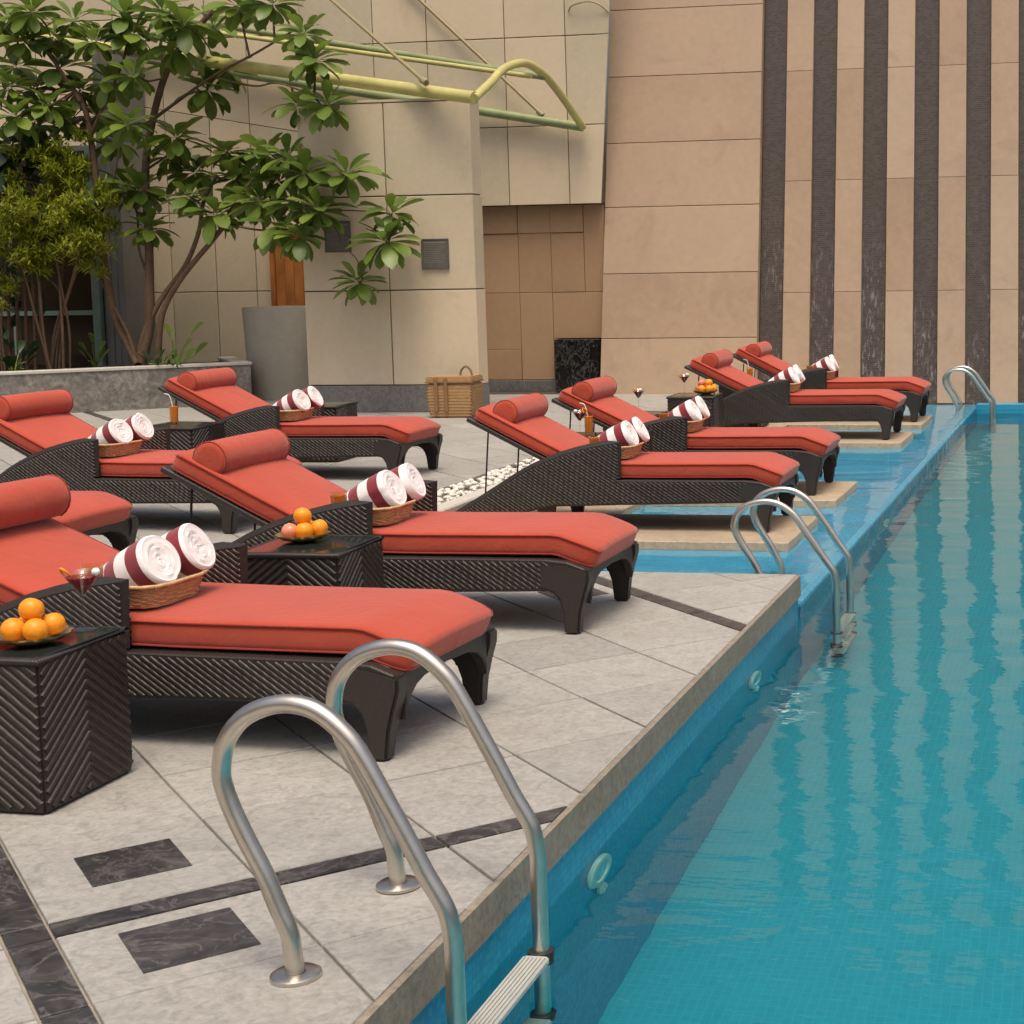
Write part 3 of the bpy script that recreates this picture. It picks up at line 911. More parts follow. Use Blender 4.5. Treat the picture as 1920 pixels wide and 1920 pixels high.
STEMS = [
 (0.081, [(-11.7, 17.9, 0.51), (-11.87, 17.96, 0.79), (-12.0, 17.96, 1.05), (-12.03, 17.84, 1.7), (-12.07, 17.84, 2.35), (-12.2, 17.95, 3.25), (-12.28, 17.93, 3.7), (-12.54, 17.9, 4.03)]),
 (0.092, [(-11.65, 17.9, 0.53), (-11.53, 17.92, 0.98), (-11.47, 17.87, 1.5), (-11.47, 17.91, 2.08), (-11.47, 17.91, 2.85), (-11.34, 17.91, 3.45), (-11.07, 17.85, 4.04), (-10.73, 17.89, 4.47), (-10.47, 17.9, 4.71)]),
 (0.059, [(-11.67, 17.9, 0.61), (-11.58, 17.89, 0.89), (-11.36, 17.93, 1.3), (-11.05, 17.97, 1.69), (-10.84, 17.96, 2.1), (-10.73, 17.91, 2.45), (-10.54, 17.9, 2.76)]),
 (0.065, [(-11.43, 17.9, 0.53), (-11.38, 17.89, 0.92), (-11.28, 17.87, 1.21), (-10.99, 17.84, 1.59), (-10.47, 17.83, 2.12), (-10.12, 17.68, 2.49), (-9.56, 17.32, 2.83)]),
 (0.032, [(-11.34, 17.9, 3.45), (-11.02, 17.87, 3.63), (-10.52, 17.88, 3.93), (-9.71, 17.52, 4.15), (-8.86, 16.89, 4.31)]),
 (0.038, [(-11.72, 17.9, 0.58), (-11.82, 17.9, 0.91), (-12.03, 17.91, 1.31), (-12.19, 17.86, 1.77), (-12.22, 17.9, 2.16)]),
 (0.024, [(-10.36, 17.83, 2.18), (-9.71, 17.32, 2.09), (-9.18, 17.03, 2.08)]),
 (0.032, [(-12.2, 17.9, 3.25), (-11.93, 17.88, 3.69), (-11.66, 17.85, 4.13), (-11.6, 17.9, 4.5)]),
 (0.037, [(-12.28, 17.9, 3.7), (-12.68, 17.9, 4.29), (-13.15, 17.9, 4.69)]),
 (0.022, [(-10.52, 17.9, 3.93), (-9.84, 17.61, 3.77), (-9.31, 17.2, 3.74), (-8.6, 16.67, 3.52)]),
 (0.022, [(-9.56, 17.32, 2.83), (-8.94, 16.85, 2.67), (-8.48, 16.66, 2.53), (-8.25, 16.6, 2.66)]),
 (0.015, [(-9.18, 17.03, 2.08), (-8.56, 16.64, 2.25), (-8.05, 16.63, 2.25), (-7.75, 16.6, 2.22)]),
 (0.013, [(-8.56, 16.6, 2.25), (-8.41, 16.66, 2.06), (-8.32, 16.64, 1.88), (-8.17, 16.64, 1.73), (-8.09, 16.6, 1.53)]),
 (0.028, [(-11.47, 17.9, 1.5), (-11.59, 17.88, 1.89), (-11.65, 17.97, 2.34), (-11.74, 17.9, 2.69)]),
 (0.026, [(-11.47, 17.9, 2.85), (-11.19, 17.96, 3.03), (-10.83, 17.85, 3.21), (-10.37, 17.86, 3.04)]),
 (0.026, [(-11.34, 17.9, 3.45), (-11.22, 17.94, 3.86), (-11.19, 17.93, 4.3), (-11.17, 17.9, 4.67)]),
 (0.024, [(-12.07, 17.9, 2.35), (-11.88, 17.89, 2.79), (-11.78, 17.9, 3.18)]),
 (0.013, [(-7.75, 16.6, 2.22), (-7.7, 16.6, 2.04), (-7.79, 16.6, 1.92)])]
tree = thing('frangipani_tree', (-11.65, 17.9, .45), 0, 'frangipani tree with bare forking stems and glossy leaf rosettes in the planter', 'tree')
TO = Vector((-11.65, 17.9, .45))
trunk = None
for i, (r, pts) in enumerate(STEMS):
    q = [Vector(p) - TO for p in bez(pts, 5)]
    n = len(q)
    m = MB(); m.tube(q, [r * .68 * (1 - .5 * k / (n - 1)) for k in range(n)], 10 if r > .03 else 7)
    if i == 0:
        trunk = m.build('trunk', M['bark'], tree, smooth=60)
    else:
        m.build('trunk' if r > .05 else 'branch', M['bark'], tree if r > .05 else trunk, smooth=60)
allpts = [Vector(p) for r, pts in STEMS for p in bez(pts, 5)]
tw = MB()
for c in CLUSTERS:
    c = Vector(c)
    b = min(allpts, key=lambda p: (p - c).length)
    if (b - c).length > .06:
        mid = (b + c) / 2 + Vector((0, 0, -.06))
        tw.tube([b - TO, mid - TO, c - TO - Vector((0, 0, .02))], [.014, .012, .012], 6)
tag(tw.build('twigs', M['bark'], trunk, smooth=60), kind='stuff')
rl = random.Random(8)
leaves = []
for ci, c in enumerate(CLUSTERS):
    n = rl.randint(19, 26)
    sz = rl.uniform(.95, 1.2)
    for k in range(n):
        t = k / (n - 1)
        el = R(66 - 118 * t ** .9 + rl.uniform(-12, 12))
        az = k * 2.399963 + ci
        L = sz * (.20 + .13 * math.sin(math.pi * min(1, t * .9 + .1))) * rl.uniform(.85, 1.15)
        off = Vector((math.cos(az) * .02, math.sin(az) * .02, -.05 * t))
        leaves.append((Vector(c) + off - TO, az, el, L, rl.uniform(-.4, .4), rl.randrange(4)))
order = sorted(range(len(leaves)), key=lambda i: -leaves[i][3] * (1.25 if leaves[i][0].y < -.2 else 1))
first = set(order[:300])
crown = MB()
for i, (p, az, el, L, ro, k) in enumerate(leaves):
    if i in first: continue
    mt = leaf_matrix(p, az, el, L, ro)
    crown.add([mt @ v.co for v in LEAF[k].vertices], [tuple(f.vertices) for f in LEAF[k].polygons])
crown_o = tag(crown.build('crown', M['leaf'], tree, smooth=180, recalc=False), kind='stuff')
# per-leaf tone for the joined foliage comes from noise, single leaves vary by object
for i in order[:300]:
    p, az, el, L, ro, k = leaves[i]
    o = link('leaf', LEAF[k], crown_o)
    o.matrix_local = leaf_matrix(p, az, el, L, ro)


def small_leaves(m, c, rad, n, L, rr, up=.6, w=.12):
    for _ in range(n):
        while True:
            d = Vector((rr.uniform(-1, 1), rr.uniform(-1, 1), rr.uniform(-1, 1)))
            if d.length < 1 and d.length > .35 * rr.random(): break
        p = Vector(c) + Vector((d.x * rad[0], d.y * rad[1], d.z * rad[2]))
        az = rr.uniform(0, 6.283); el = rr.uniform(-.6, up + .6)
        l = L * rr.uniform(.6, 1.3)
        f = Vector((math.cos(az) * math.cos(el), math.sin(az) * math.cos(el), math.sin(el)))
        s = f.cross(Vector((0, 0, 1))).normalized() * l * w
        q = p + f * l * .5 + s.cross(f).normalized() * l * .05
        m.add([p, q - s, p + f * l - Vector((0, 0, l * .15)), q + s], [(0, 1, 2, 3)])


rr = random.Random(21)
lime_blobs = [((-12.44, 17.5, 2.30), (.34, .30, .30), 520), ((-11.98, 17.6, 2.40), (.32, .28, .25), 420), ((-12.40, 17.7, 2.78), (.38, .28, .26), 420), ((-12.15, 17.65, 2.05), (.30, .28, .22), 320), ((-12.75, 17.5, 2.02), (.30, .28, .24), 300), ((-12.72, 17.45, 1.84), (.30, .26, .22), 300), ((-12.11, 17.50, 1.99), (.30, .26, .22), 300), ((-12.98, 17.40, 2.17), (.30, .26, .22), 300), ((-12.54, 17.70, 2.99), (.30, .26, .22), 300)]
sh = thing('lime_shrub', (-12.55, 17.6, .45), 0, 'feathery lime green shrub on thin stems in the planter', 'shrub')
SO = Vector((-12.55, 17.6, .45))
m = MB()
for c, rad, n in lime_blobs:
    for _ in range(18):    # clumpy sprays inside each blob
        d = Vector((rr.gauss(0, .62), rr.gauss(0, .62), rr.gauss(0, .62)))
        cc = Vector(c) + Vector((d.x * rad[0], d.y * rad[1], d.z * rad[2])) - SO
        small_leaves(m, cc, (.12, .12, .09), int(n / 4.2), .10, rr, .9, .12)
tag(m.build('foliage', M['lime'], sh, recalc=False), kind='stuff')
for k in range(9):
    a = rr.uniform(0, 6.28); b = Vector((math.cos(a) * .14, math.sin(a) * .08, 0)); c = Vector(lime_blobs[k % len(lime_blobs)][0]) - SO
    m = MB(); m.tube(bez([b, b + Vector((c.x * .25, c.y * .2, .55)), c * .75 + Vector((0, 0, .05)), c], 4), [.016] * 13, 6); m.build('stem', M['bark'], sh, smooth=60)
ds = thing('dark_shrub', (-13.1, 17.65, .45), 0, 'dark green shrub with drooping leaves at the left edge', 'shrub')
DO = Vector((-13.1, 17.65, .45))
m = MB()
for c, rad, n in (((-13.1, 17.75, 2.95), (.34, .3, .42), 60), ((-12.85, 17.8, 3.15), (.32, .28, .32), 46), ((-13.3, 17.6, 2.4), (.28, .28, .4), 40), ((-13.1, 17.95, 1.7), (.4, .25, .55), 44), ((-13.4, 17.6, 1.4), (.28, .25, .55), 30)):
    for _ in range(n):
        d = Vector((rr.gauss(0, .5) * rad[0], rr.gauss(0, .5) * rad[1], rr.gauss(0, .5) * rad[2]))
        mt = leaf_matrix(Vector(c) + d - DO, rr.uniform(0, 6.28), R(rr.uniform(-65, 25)), rr.uniform(.16, .30), rr.uniform(-.5, .5))
        k = rr.randrange(4)
        m.add([mt @ v.co for v in LEAF[k].vertices], [tuple(f.vertices) for f in LEAF[k].polygons])
tag(m.build('foliage', M['leafdark'], ds, smooth=180, recalc=False), kind='stuff')
for k in range(4):
    m = MB(); b = Vector((-.15 + .1 * k, .02 * k, 0)); m.tube([b, b + Vector((.03, 0, .9)), b + Vector((-.02 * k, .05, 2.1))], [.022, .018, .012], 7); m.build('stem', M['bark'], ds, smooth=60)
op = thing('olive_shrub', (-13.12, 17.3, .45), 0, 'small yellow green shrub low at the left edge', 'shrub')
m = MB()
for _ in range(16):
    small_leaves(m, (rr.gauss(.02, .12), rr.gauss(0, .1), 1.08 + rr.gauss(0, .14)), (.09, .09, .07), 40, .08, rr, .9, .13)
tag(m.build('foliage', M['lime'], op, recalc=False), kind='stuff')
for k in range(4):
    m = MB(); m.tube([(-.06 + .04 * k, 0, 0), (-.03 + .02 * k, .02, .6), (.08 * (k - 1.5), 0, 1.05)], .010, 6); m.build('stem', M['bark'], op, smooth=60)

BL = leaf_mesh(M['leaf'], .36, .12, .35)
BLD = leaf_mesh(M['leafdark'], .36, .2, .3)


def broad_plant(loc, specs, label, mesh):
    t = thing('broadleaf_plant', loc, 0, label, 'plant')
    for az, lean, h, L in specs:
        d = Vector((math.cos(az) * lean, math.sin(az) * lean, h))
        s = link('stalk', MB().tube([(0, 0, 0), d * .5 + Vector((0, 0, .04)), d], .008, 6).mesh('stalk', M['leaf'], smooth=60), t)
        o = link('leaf', mesh, t)
        o.matrix_local = leaf_matrix(d, az, R(62 - 60 * lean), L, rr.uniform(-.7, .7))
    return t


broad_plant((-11.08, 17.72, .45), [(.4, .16, .38, .26), (2.6, .06, .36, .25), (.2, .22, .16, .24), (-.4, .20, .1, .24), (1.2, .12, .22, .2), (3.4, .15, .12, .2), (-1.4, .1, .06, .2), (-.9, .18, .04, .2), (2.2, .1, .1, .18)],
            'broad paddle leaved plant right of the frangipani stems', BL)
broad_plant((-11.28, 17.66, .45), [(a, .10, .04 + .04 * (k % 3), .17) for k, a in enumerate((.1, .9, 1.8, 2.7, 3.5, 4.4, 5.3, 6.0))], 'low dark rosette plant at the foot of the frangipani', BLD)
broad_plant((-12.78, 17.1, .45), [(a, .12, .06 + .08 * (k % 3), .24) for k, a in enumerate((.1, .9, 1.8, 2.7, 3.5, 4.4, 5.3, 6.0, .5, 5.0))], 'dark broad leaved plant at the left end of the planter', BLD)
broad_plant((-12.35, 18.0, .45), [(a, .08, .10 + .10 * (k % 3), .18) for k, a in enumerate((.3, 1.4, 2.3, 3.3, 4.2, 5.2, 6.0))], 'small leafy plant in front of the dark glass', BL)


# ------------------------------------------------------------------ sun lounger
def rrect(a, b, r, n=5, crown=0.0):
    """rounded rectangle ring in (y, z), half sizes a, b"""
    pts = []
    for cx, cz, a0 in ((a - r, b - r, 0), (-(a - r), b - r, 90), (-(a - r), -(b - r), 180), (a - r, -(b - r), 270)):
        for k in range(n):
            t = R(a0 + 90 * k / (n - 1))
            pts.append((cx + r * math.cos(t), cz + r * math.sin(t)))
    top = [(y, z) for y, z in pts]
    # extra points along the top so that the crown can swell
    out = []
    for i, (y, z) in enumerate(top):
        out.append((y, z))
        y2, z2 = top[(i + 1) % len(top)]
        if abs(y2 - y) > a:
            for f in (.2, .4, .6, .8):
                yy = y + (y2 - y) * f
                out.append((yy, z + (crown if z > 0 else 0) * (1 - (2 * f - 1) ** 2)))
    return out


def cushion(path, a, th, crown=.012, ends=(True, True)):
    """path: (x, z of the top surface); returns MB with the cushion and MB with its piping"""
    P = [Vector((x, 0, z)) for x, z in path]
    mb, pb = MB(), MB()
    rings, up, lo, upf, lof = [], [], [], [], []
    n = len(P)
    for i, p in enumerate(P):
        t = (P[min(i + 1, n - 1)] - P[max(i - 1, 0)]).normalized()
        nz = Vector((-t.z, 0, t.x))
        if nz.z < 0: nz = -nz
        ins = 0.0
        sc = 1.0
        if ends[0] and i < 4: ins, sc = ((.052, .60), (.030, .84), (.014, .95), (.004, 1))[i]
        if ends[1] and i > n - 4: ins, sc = ((.030, .55), (.008, .86), (.0, 1))[n - 1 - i]
        c = p - nz * th / 2
        ring = rrect(a - ins, th / 2 * sc, min(.03, th / 2 * sc * .95), 5, crown * sc)
        rings.append([c + Vector((0, y, 0)) + nz * z for y, z in ring])
        k = th / 2 * sc - .012
        if sc > .8:
            up.append(c + Vector((0, -(a - ins) - .001, 0)) + nz * k); upf.append(c + Vector((0, (a - ins) + .001, 0)) + nz * k)
            lo.append(c + Vector((0, -(a - ins) - .001, 0)) - nz * k); lof.append(c + Vector((0, (a - ins) + .001, 0)) - nz * k)
    mb.loft(rings)
    pb.tube(upf[::-1] + up + [upf[-1]], .0042, 6)
    pb.tube(lof[::-1] + lo + [lof[-1]], .0042, 6)
    return mb, pb


WING = [(1.032, .569), (1.11, .558), (1.203, .541), (1.30, .518), (1.40, .490), (1.50, .452), (1.603, .408), (1.70, .357), (1.788, .302), (1.88, .246), (1.976, .187), (2.096, .118), (2.19, .06), (2.26, .022)]


def make_lounger():
    root = bpy.data.objects.new('sun_lounger', None)
    COL.objects.link(root)
    kw = dict(mirror=True)
    for s in (-1, 1):
        fn = lambda a, b, h, s=s: (a, s * h, b)
        m = MB()
        ap = [(.115, .201), (1.03, .176), (1.03, .312), (.20, .314), (.05, .264)]
        wg = [(1.03, .176), (1.5, .160), (2.08, .022), (2.22, .022)] + [(x, z - .012) for x, z in WING[::-1]]
        full = [(.03, .25), (.10, .190), (1.04, .165), (1.5, .15), (2.06, .012), (2.26, .012)] + WING[::-1] + [(1.04, .325), (.20, .328), (.10, .318), (.015, .288)]
        m.prism(full, fn, .318, .366)
        sp = m.build('side_panel', M['wickerflat'], root, bevel=.006, **kw)
        w = MB()
        ribs(w, ap, R(33), .0185, .0150, .0045, lambda a, b, h, s=s: (a, s * (.366 + h), b))
        ribs(w, wg, R(33), .0185, .0150, .0045, lambda a, b, h, s=s: (a, s * (.366 + h), b))
        ribs(w, [p for p in wg if p[1] > .14] , R(33), .0185, .0150, .0045, lambda a, b, h, s=s: (a, s * (.318 - h), b))
        tag(w.build('weave', M['wicker'], sp, recalc=True, **kw), kind='stuff')
        e = MB(); e.tube([(1.043, s * .342, .335)] + [(x, s * .342, z - .004) for x, z in WING], .0255, 4)
        e.build('rim', M['wickerflat'], sp, smooth=60, **kw)
        # front leg with its flare into the frame
        l = MB()
        lp_ = [(.052, 0), (.118, 0), (.124, .10), (.140, .155), (.175, .187), (.23, .200), (.23, .315), (.12, .312), (.0, .284), (.002, .235), (.022, .17), (.04, .10)]
        l.prism(lp_, fn, .298, .373)
        # taper across
        l.v = [(x, y if abs(y) > .3 else (s * (.298 + .018 * max(0, 1 - z / .15))), z) for x, y, z in l.v]
        l.build('leg', M['wickerflat'], root, bevel=.010, seg=2, smooth=40, **kw)
        r = MB(); r.loft([[(x, s * y, z) for x, y in ((a, .27), (b, .27), (b, .315), (a, .315))] for a, b, z in ((1.50, 1.57, 0), (1.47, 1.62, .2))])
        r.build('leg', M['wickerflat'], root, bevel=.006, **kw)
    # arched foot frame between the front legs
    arch = [(-.30, .288), (-.30, .12), (-.288, .16), (-.265, .195), (-.225, .222), (-.16, .24), (0, .248), (.16, .24), (.225, .222), (.265, .195), (.288, .16), (.30, .12), (.30, .288)]
    m = MB(); m.prism(arch, lambda a, b, h: (h, a, b), .012, .055)
    ff = m.build('foot_frame', M['wickerflat'], root, bevel=.005, **kw)
    m = MB(); m.box(.16, 1.5, -.317, .317, .28, .325); m.build('seat_deck', M['wickerflat'], root, **kw)
    m = MB(); m.box(1.46, 1.54, -.317, .317, .2, .308); m.build('cross_bar', M['wickerflat'], root, **kw)
    # seat cushion, dropping over the foot end
    path = [(-.036, .364), (-.030, .367), (-.016, .373), (.02, .387), (.06, .402), (.11, .420), (.148, .432), (.19, .4365), (.35, .435), (.6, .433), (.85, .431), (1.0, .432), (1.15, .433), (1.27, .434), (1.282, .434), (1.29, .434)]
    c, p = cushion(path, .312, .104)
    co = c.build('seat_cushion', M['red'], root, smooth=50, **kw)
    p.build('piping', M['pipe_red'], co, smooth=60, **kw)
    # back cushion and frame
    h0, h1 = Vector((1.27, .434)), Vector((1.99, .790))
    d = (h1 - h0)
    path = [tuple(h0 + d * t) for t in (0, .012, .03, .2, .4, .6, .8, .95, .985, 1.0)]
    c, p = cushion(path, .312, .092)
    co = c.build('back_cushion', M['red'], root, smooth=50, **kw)
    p.build('piping', M['pipe_red'], co, smooth=60, **kw)
    nz = Vector((-d.y, d.x)).normalized()
    m = MB()
    a, b = h0 - nz * .094, h1 - nz * .094 + d.normalized() * .03
    m.prism([tuple(a), tuple(b), tuple(b - nz * .03), tuple(a - nz * .03)], lambda x, z, h: (x, h, z), -.315, .315)
    bf = m.build('back_frame', M['wickerflat'], root, bevel=.006, **kw)
    for s in (-1, 1):
        q = h0 + d * .84 - nz * .125
        MB().tube([(q.x, s * .28, q.y), (1.98, s * .28, .02)], .006, 8).build('support_rod', M['darksteel'], root, smooth=60, **kw)
    # bolster
    c0 = h0 + d * .79 + nz * .038
    prof = []
    rb = .084
    for k in range(20):
        t = 2 * math.pi * k / 20
        px, pz = math.cos(t) * rb, math.sin(t) * rb
        if pz < -.05: pz = -.05 - (abs(pz) - .05) * .15
        prof.append((px, pz))
    dn = d.normalized()
    rings = []
    for y, s in ((-.292, .30), (-.291, .70), (-.288, .93), (-.280, .985), (-.24, 1.0), (-.1, 1.015), (0, 1.02), (.1, 1.015), (.24, 1.0), (.280, .985), (.288, .93), (.291, .70), (.292, .30)):
        rings.append([(c0.x + dn.x * px * s + nz.x * pz * s, y, c0.y + dn.y * px * s + nz.y * pz * s) for px, pz in prof])
    m = MB(); m.loft(rings)
    bo = m.build('bolster', M['red'], root, smooth=70, **kw)
    for s in (-1, 1):
        ring = [(c0.x + (dn.x * px + nz.x * pz) * .985, s * .283, c0.y + (dn.y * px + nz.y * pz) * .985) for px, pz in prof]
        MB().tube(ring + [ring[0]], .004, 6).build('piping', M['pipe_red'], bo, smooth=60, **kw)
    return root


LOUNGERS = {
 'A': ((-2.25, 5.174, 0), -86.1, 'red lounger nearest the camera, just behind the front pool ladder'),
 'B': ((-2.231, 6.995, 0), -89.3, 'second red lounger from the camera, its foot near the deck corner'),
 'C': ((-5.234, 9.381, 0), -84.5, 'red lounger reaching the left edge below the planter wall, with towels'),
 'D': ((-5.286, 11.764, 0), -88.6, 'farthest red lounger on the paved deck, in front of the concrete pot'),
 'E': ((-5.234, 7.558, 0), -88.0, 'red lounger mostly out of frame at left, only its foot end showing'),
 'F': ((-2.066, 10.175, -0.088), -89.5, 'nearest red lounger on a slab in the shallow blue water'),
 'G': ((-2.059, 11.791, -0.088), -89.3, 'second nearest red lounger on a slab in the shallow water'),
 'H': ((-2.01, 15.427, -0.088), -88.6, 'second farthest red lounger in the shallow water, beside the far fruit table'),
 'I': ((-1.947, 17.112, -0.088), -89.2, 'farthest red lounger, directly in front of the striped wall'),
}
WHO = {'A': 'the lounger nearest the camera', 'B': 'the second lounger from the camera', 'C': 'the left edge lounger below the planter', 'D': 'the farthest lounger on the paved deck',
       'F': 'the nearest lounger in the shallow water', 'G': 'the second nearest lounger in the water', 'H': 'the second farthest lounger in the water', 'I': 'the lounger by the striped wall'}


def rotz(az):
    a = R(az)
    return math.atan2(-math.cos(a), -math.sin(a))


TILT = {'A': 4.2, 'B': -.3, 'C': .8, 'D': -.6, 'E': 0, 'F': -.5, 'G': .6, 'H': .2, 'I': -.9}
SHIFT = {'A': .3, 'B': -.6, 'C': .9, 'D': -.4, 'E': 0, 'F': 1, 'G': -.8, 'H': .5, 'I': -.2}
proto = make_lounger()
first_done = False
for k, (loc, az, lb) in LOUNGERS.items():
    o = proto if not first_done else copy_tree(proto)
    first_done = True
    o.location = loc
    o.rotation_euler = (0, 0, rotz(az))
    tag(o, lb, 'sun lounger', 'red sun loungers around the pool')
    hg = Matrix.Translation((-1.27, 0, .39))
    for ch in o.children:
        if ch.name.split('.')[0] in ('back_cushion', 'back_frame', 'bolster'):
            ch.matrix_local = hg @ Matrix.Rotation(-R(TILT[k]), 4, 'Y') @ hg.inverted()
            if ch.name.startswith('bolster'):
                ch.matrix_local = ch.matrix_local @ Matrix.Translation((.012 * SHIFT[k], .010 * SHIFT[k], 0))


def at(key, x, y, z=0.0):
    """point on a lounger: x from its foot end towards the head, y across (far side positive)"""
    loc, az, _ = LOUNGERS[key]
    a = R(az)
    e = (math.sin(a), math.cos(a)); n = (-e[1], e[0])
    if n[1] < 0: n = (-n[0], -n[1])
    return (loc[0] + e[0] * x + n[0] * y, loc[1] + e[1] * x + n[1] * y, loc[2] + z)


# stone platforms under the right row
PLAT = []
for key, lb in (('F', 'nearest beige stone slab rising from the shallow water'), ('G', 'second beige stone slab from the camera in the shallow water'),
                ('H', 'third beige stone slab from the camera in the shallow water'), ('I', 'farthest beige stone slab in the shallow water')):
    c = at(key, 0, 0)
    y0 = c[1] - (.70 if key == 'F' else .58)
    y1 = c[1] + (.34 if key == 'F' else .42)
    m = MB(); m.box(-3.349, -1.93, y0, y1, LEDGE + .002, -.0895)
    tag(m.build('stone_platform', M['slab'], bevel=.005), lb, 'platform', 'stone slabs under the loungers')


# ------------------------------------------------------------------ side tables
def make_table():
    root = bpy.data.objects.new('side_table', None)
    COL.objects.link(root)
    a, h = .215, .465
    m = MB(); m.loft([[(sx * w, sy * w, z) for sx, sy in ((-1, -1), (1, -1), (1, 1), (-1, 1))] for w, z in ((a - .006, 0), (a, .03), (a, h))])
    body = m.build('body', M['wickerflat'], root, bevel=.008, seg=2)
    w = MB()
    for fn in (lambda p, q, t: (p, -a - t, q), lambda p, q, t: (p, a + t, q), lambda p, q, t: (-a - t, p, q), lambda p, q, t: (a + t, p, q)):
        ribs(w, [(-a + .012, .02), (0, .02), (0, h - .012), (-a + .012, h - .012)], R(38), .0255, .0205, .0055, fn)
        ribs(w, [(0, .02), (a - .012, .02), (a - .012, h - .012), (0, h - .012)], R(-38), .0255, .0205, .0055, fn)
    tag(w.build('weave', M['wicker'], body), kind='stuff')
    r = MB(); r.tube([(-a, -a, h), (a, -a, h), (a, a, h), (-a, a, h), (-a, -a, h)], .013, 8)
    r.build('rim', M['wickerflat'], body, smooth=60)
    g = MB(); g.box(-a + .012, a - .012, -a + .012, a - .012, h + .001, h + .010); g.build('glass_top', M['tint'], root, bevel=.002)
    return root


TABLES = {
 'T1': ((-3.33, 4.415, 0), 1, 'dark wicker side table at the lower left with oranges and a cocktail'),
 'T2': ((-3.265, 6.14, 0), -1, 'dark wicker side table with fruit dish between the two nearest loungers'),
 'T3': ((-6.85, 11.0, 0), 2, 'dark wicker side table with a tall juice glass behind the left towels'),
 'T4': ((-6.61, 12.72, 0), -2, 'dark wicker side table on the far side of the farthest deck lounger'),
 'T6': ((-3.78, 11.09, -0.088), 1, 'wicker side table between the two nearest loungers in the water'),
 'T9': ((-3.86, 12.78, -0.088), 3, 'wicker side table half hidden beyond the second lounger in the water'),
 'T7': ((-3.83, 14.6, -0.088), -1, 'dark wicker side table with the far fruit dish near the brown wall'),
 'T8': ((-3.75, 16.27, -0.088), 0, 'wicker side table between the two farthest loungers in the water'),
}
tproto = make_table()
fd = False
for k, (loc, az, lb) in TABLES.items():
    o = tproto if not fd else copy_tree(tproto)
    fd = True
    o.location = loc
    o.rotation_euler = (0, 0, -R(az))
    tag(o, lb, 'side table', 'wicker side tables')
TT = .4765


def on_table(key, x, y):
    l = TABLES[key][0]
    return (x, y, l[2] + TT)


# ------------------------------------------------------------------ towels and baskets
def make_basket():
    root = bpy.data.objects.new('towel_basket', None)
    COL.objects.link(root)
    m = MB()
    N = 56
    def ring(a, b, z, k):
        out = []
        for i in range(N):
            t = 2 * math.pi * i / N
            ct, st_ = math.cos(t), math.sin(t)
            e = .5
            x = a * math.copysign(abs(ct) ** e, ct); y = b * math.copysign(abs(st_) ** e, st_)
            wv2 = .0022 * (1 if (i // 2 + k) % 2 else -1)
            out.append((x * (1 + wv2 / a), y * (1 + wv2 / b), z))
        return out
    rings = [ring(.138, .150, 0, 0)]
    for k in range(9):
        z = .004 + k * .0078
        g = .138 + .026 * (z / .1)
        rings += [ring(g - .001, g + .012, z, k), ring(g + .003, g + .016, z + .005, k)]
    m.loft(rings, caps=False)
    o = len(m.v)
    m.f.append(list(range(N))[::-1]); m.m.append(0)
    inner = [ring(.157, .170, .074, 0), ring(.130, .142, .012, 0)]
    m.loft(inner, caps=False)
    m.f.append([len(m.v) - N + i for i in range(N)]); m.m.append(0)
    b = m.build('wall', M['tan'], root, smooth=60, recalc=False)
    r = MB(); pr_ = [(x, y, .078) for x, y, z in ring(.164, .177, 0, 0)[::2]]
    r.tube(pr_ + [pr_[0]], .007, 7); r.build('rim', M['tan'], root, smooth=60)
    return root


def towel_mesh(seed=0, cap=.014, Rr=.097, L=.28):
    """rolled towel along +X, spiral ends, white and maroon bands; +X end is the showy one"""
    N = 40
    m = MB()
    def rad(t, x):
        return Rr * (.93 + .075 * t / (2 * math.pi)) * (1 + .012 * math.sin(3 * t + x * 9 + seed)) * (.80 + .20 * min(1, x / .16))
    ed = [L - cap - .056 * k for k in range(5)]
    xs_ = sorted([0, .008, .03, L - .005, L] + [e for e in ed] + [e - .001 for e in ed])
    cols = []
    for x0, x1 in zip(xs_[:-1], xs_[1:]):
        k = (L - cap - (x0 + x1) / 2) / .056
        cols.append(1 if k > 0 and int(k) % 2 == 0 and int(k) < 4 else 0)
    rings = []
    for i, x in enumerate(xs_):
        k = {0: .90, 1: .975, len(xs_) - 1: .9, len(xs_) - 2: .975}.get(i, 1.0)
        rings.append([(x, rad(2 * math.pi * j / N, x) * k * math.cos(2 * math.pi * j / N), rad(2 * math.pi * j / N, x) * k * math.sin(2 * math.pi * j / N)) for j in range(N)])
    m.loft(rings, caps=False, mats=cols)
    for end, x in ((-1, 0.0), (1, L)):
        K = 9
        base = len(m.v)
        for k in range(K + 1):
            for j in range(N):
                t = 2 * math.pi * j / N
                f = max(0, (k + (t / (2 * math.pi) if k > 0 else 0) - 1) / K)
                ez = 1.0 if end > 0 else .8
                rr_ = .9 * ez * Rr * (.93 + .075 * t / (2 * math.pi)) * min(1, (k / K)) if k == K else .9 * ez * Rr * .97 * f
                dep = end * ((.0036 if k % 2 else -.0028) + (.0010 * math.sin(3 * t + k + seed)) * (k < K))
                if k == K: dep = 0
                m.v.append((x + dep - end * .012 * (1 - k / K), rr_ * math.cos(t), rr_ * math.sin(t)))
        for k in range(K):
            for j in range(N):
                j2 = (j + 1) % N
                m.f.append([base + k * N + j, base + k * N + j2, base + (k + 1) * N + j2, base + (k + 1) * N + j]); m.m.append(0)
    return m.mesh('towel_roll', [M['towelw'], M['towelm']], smooth=70, recalc=False)


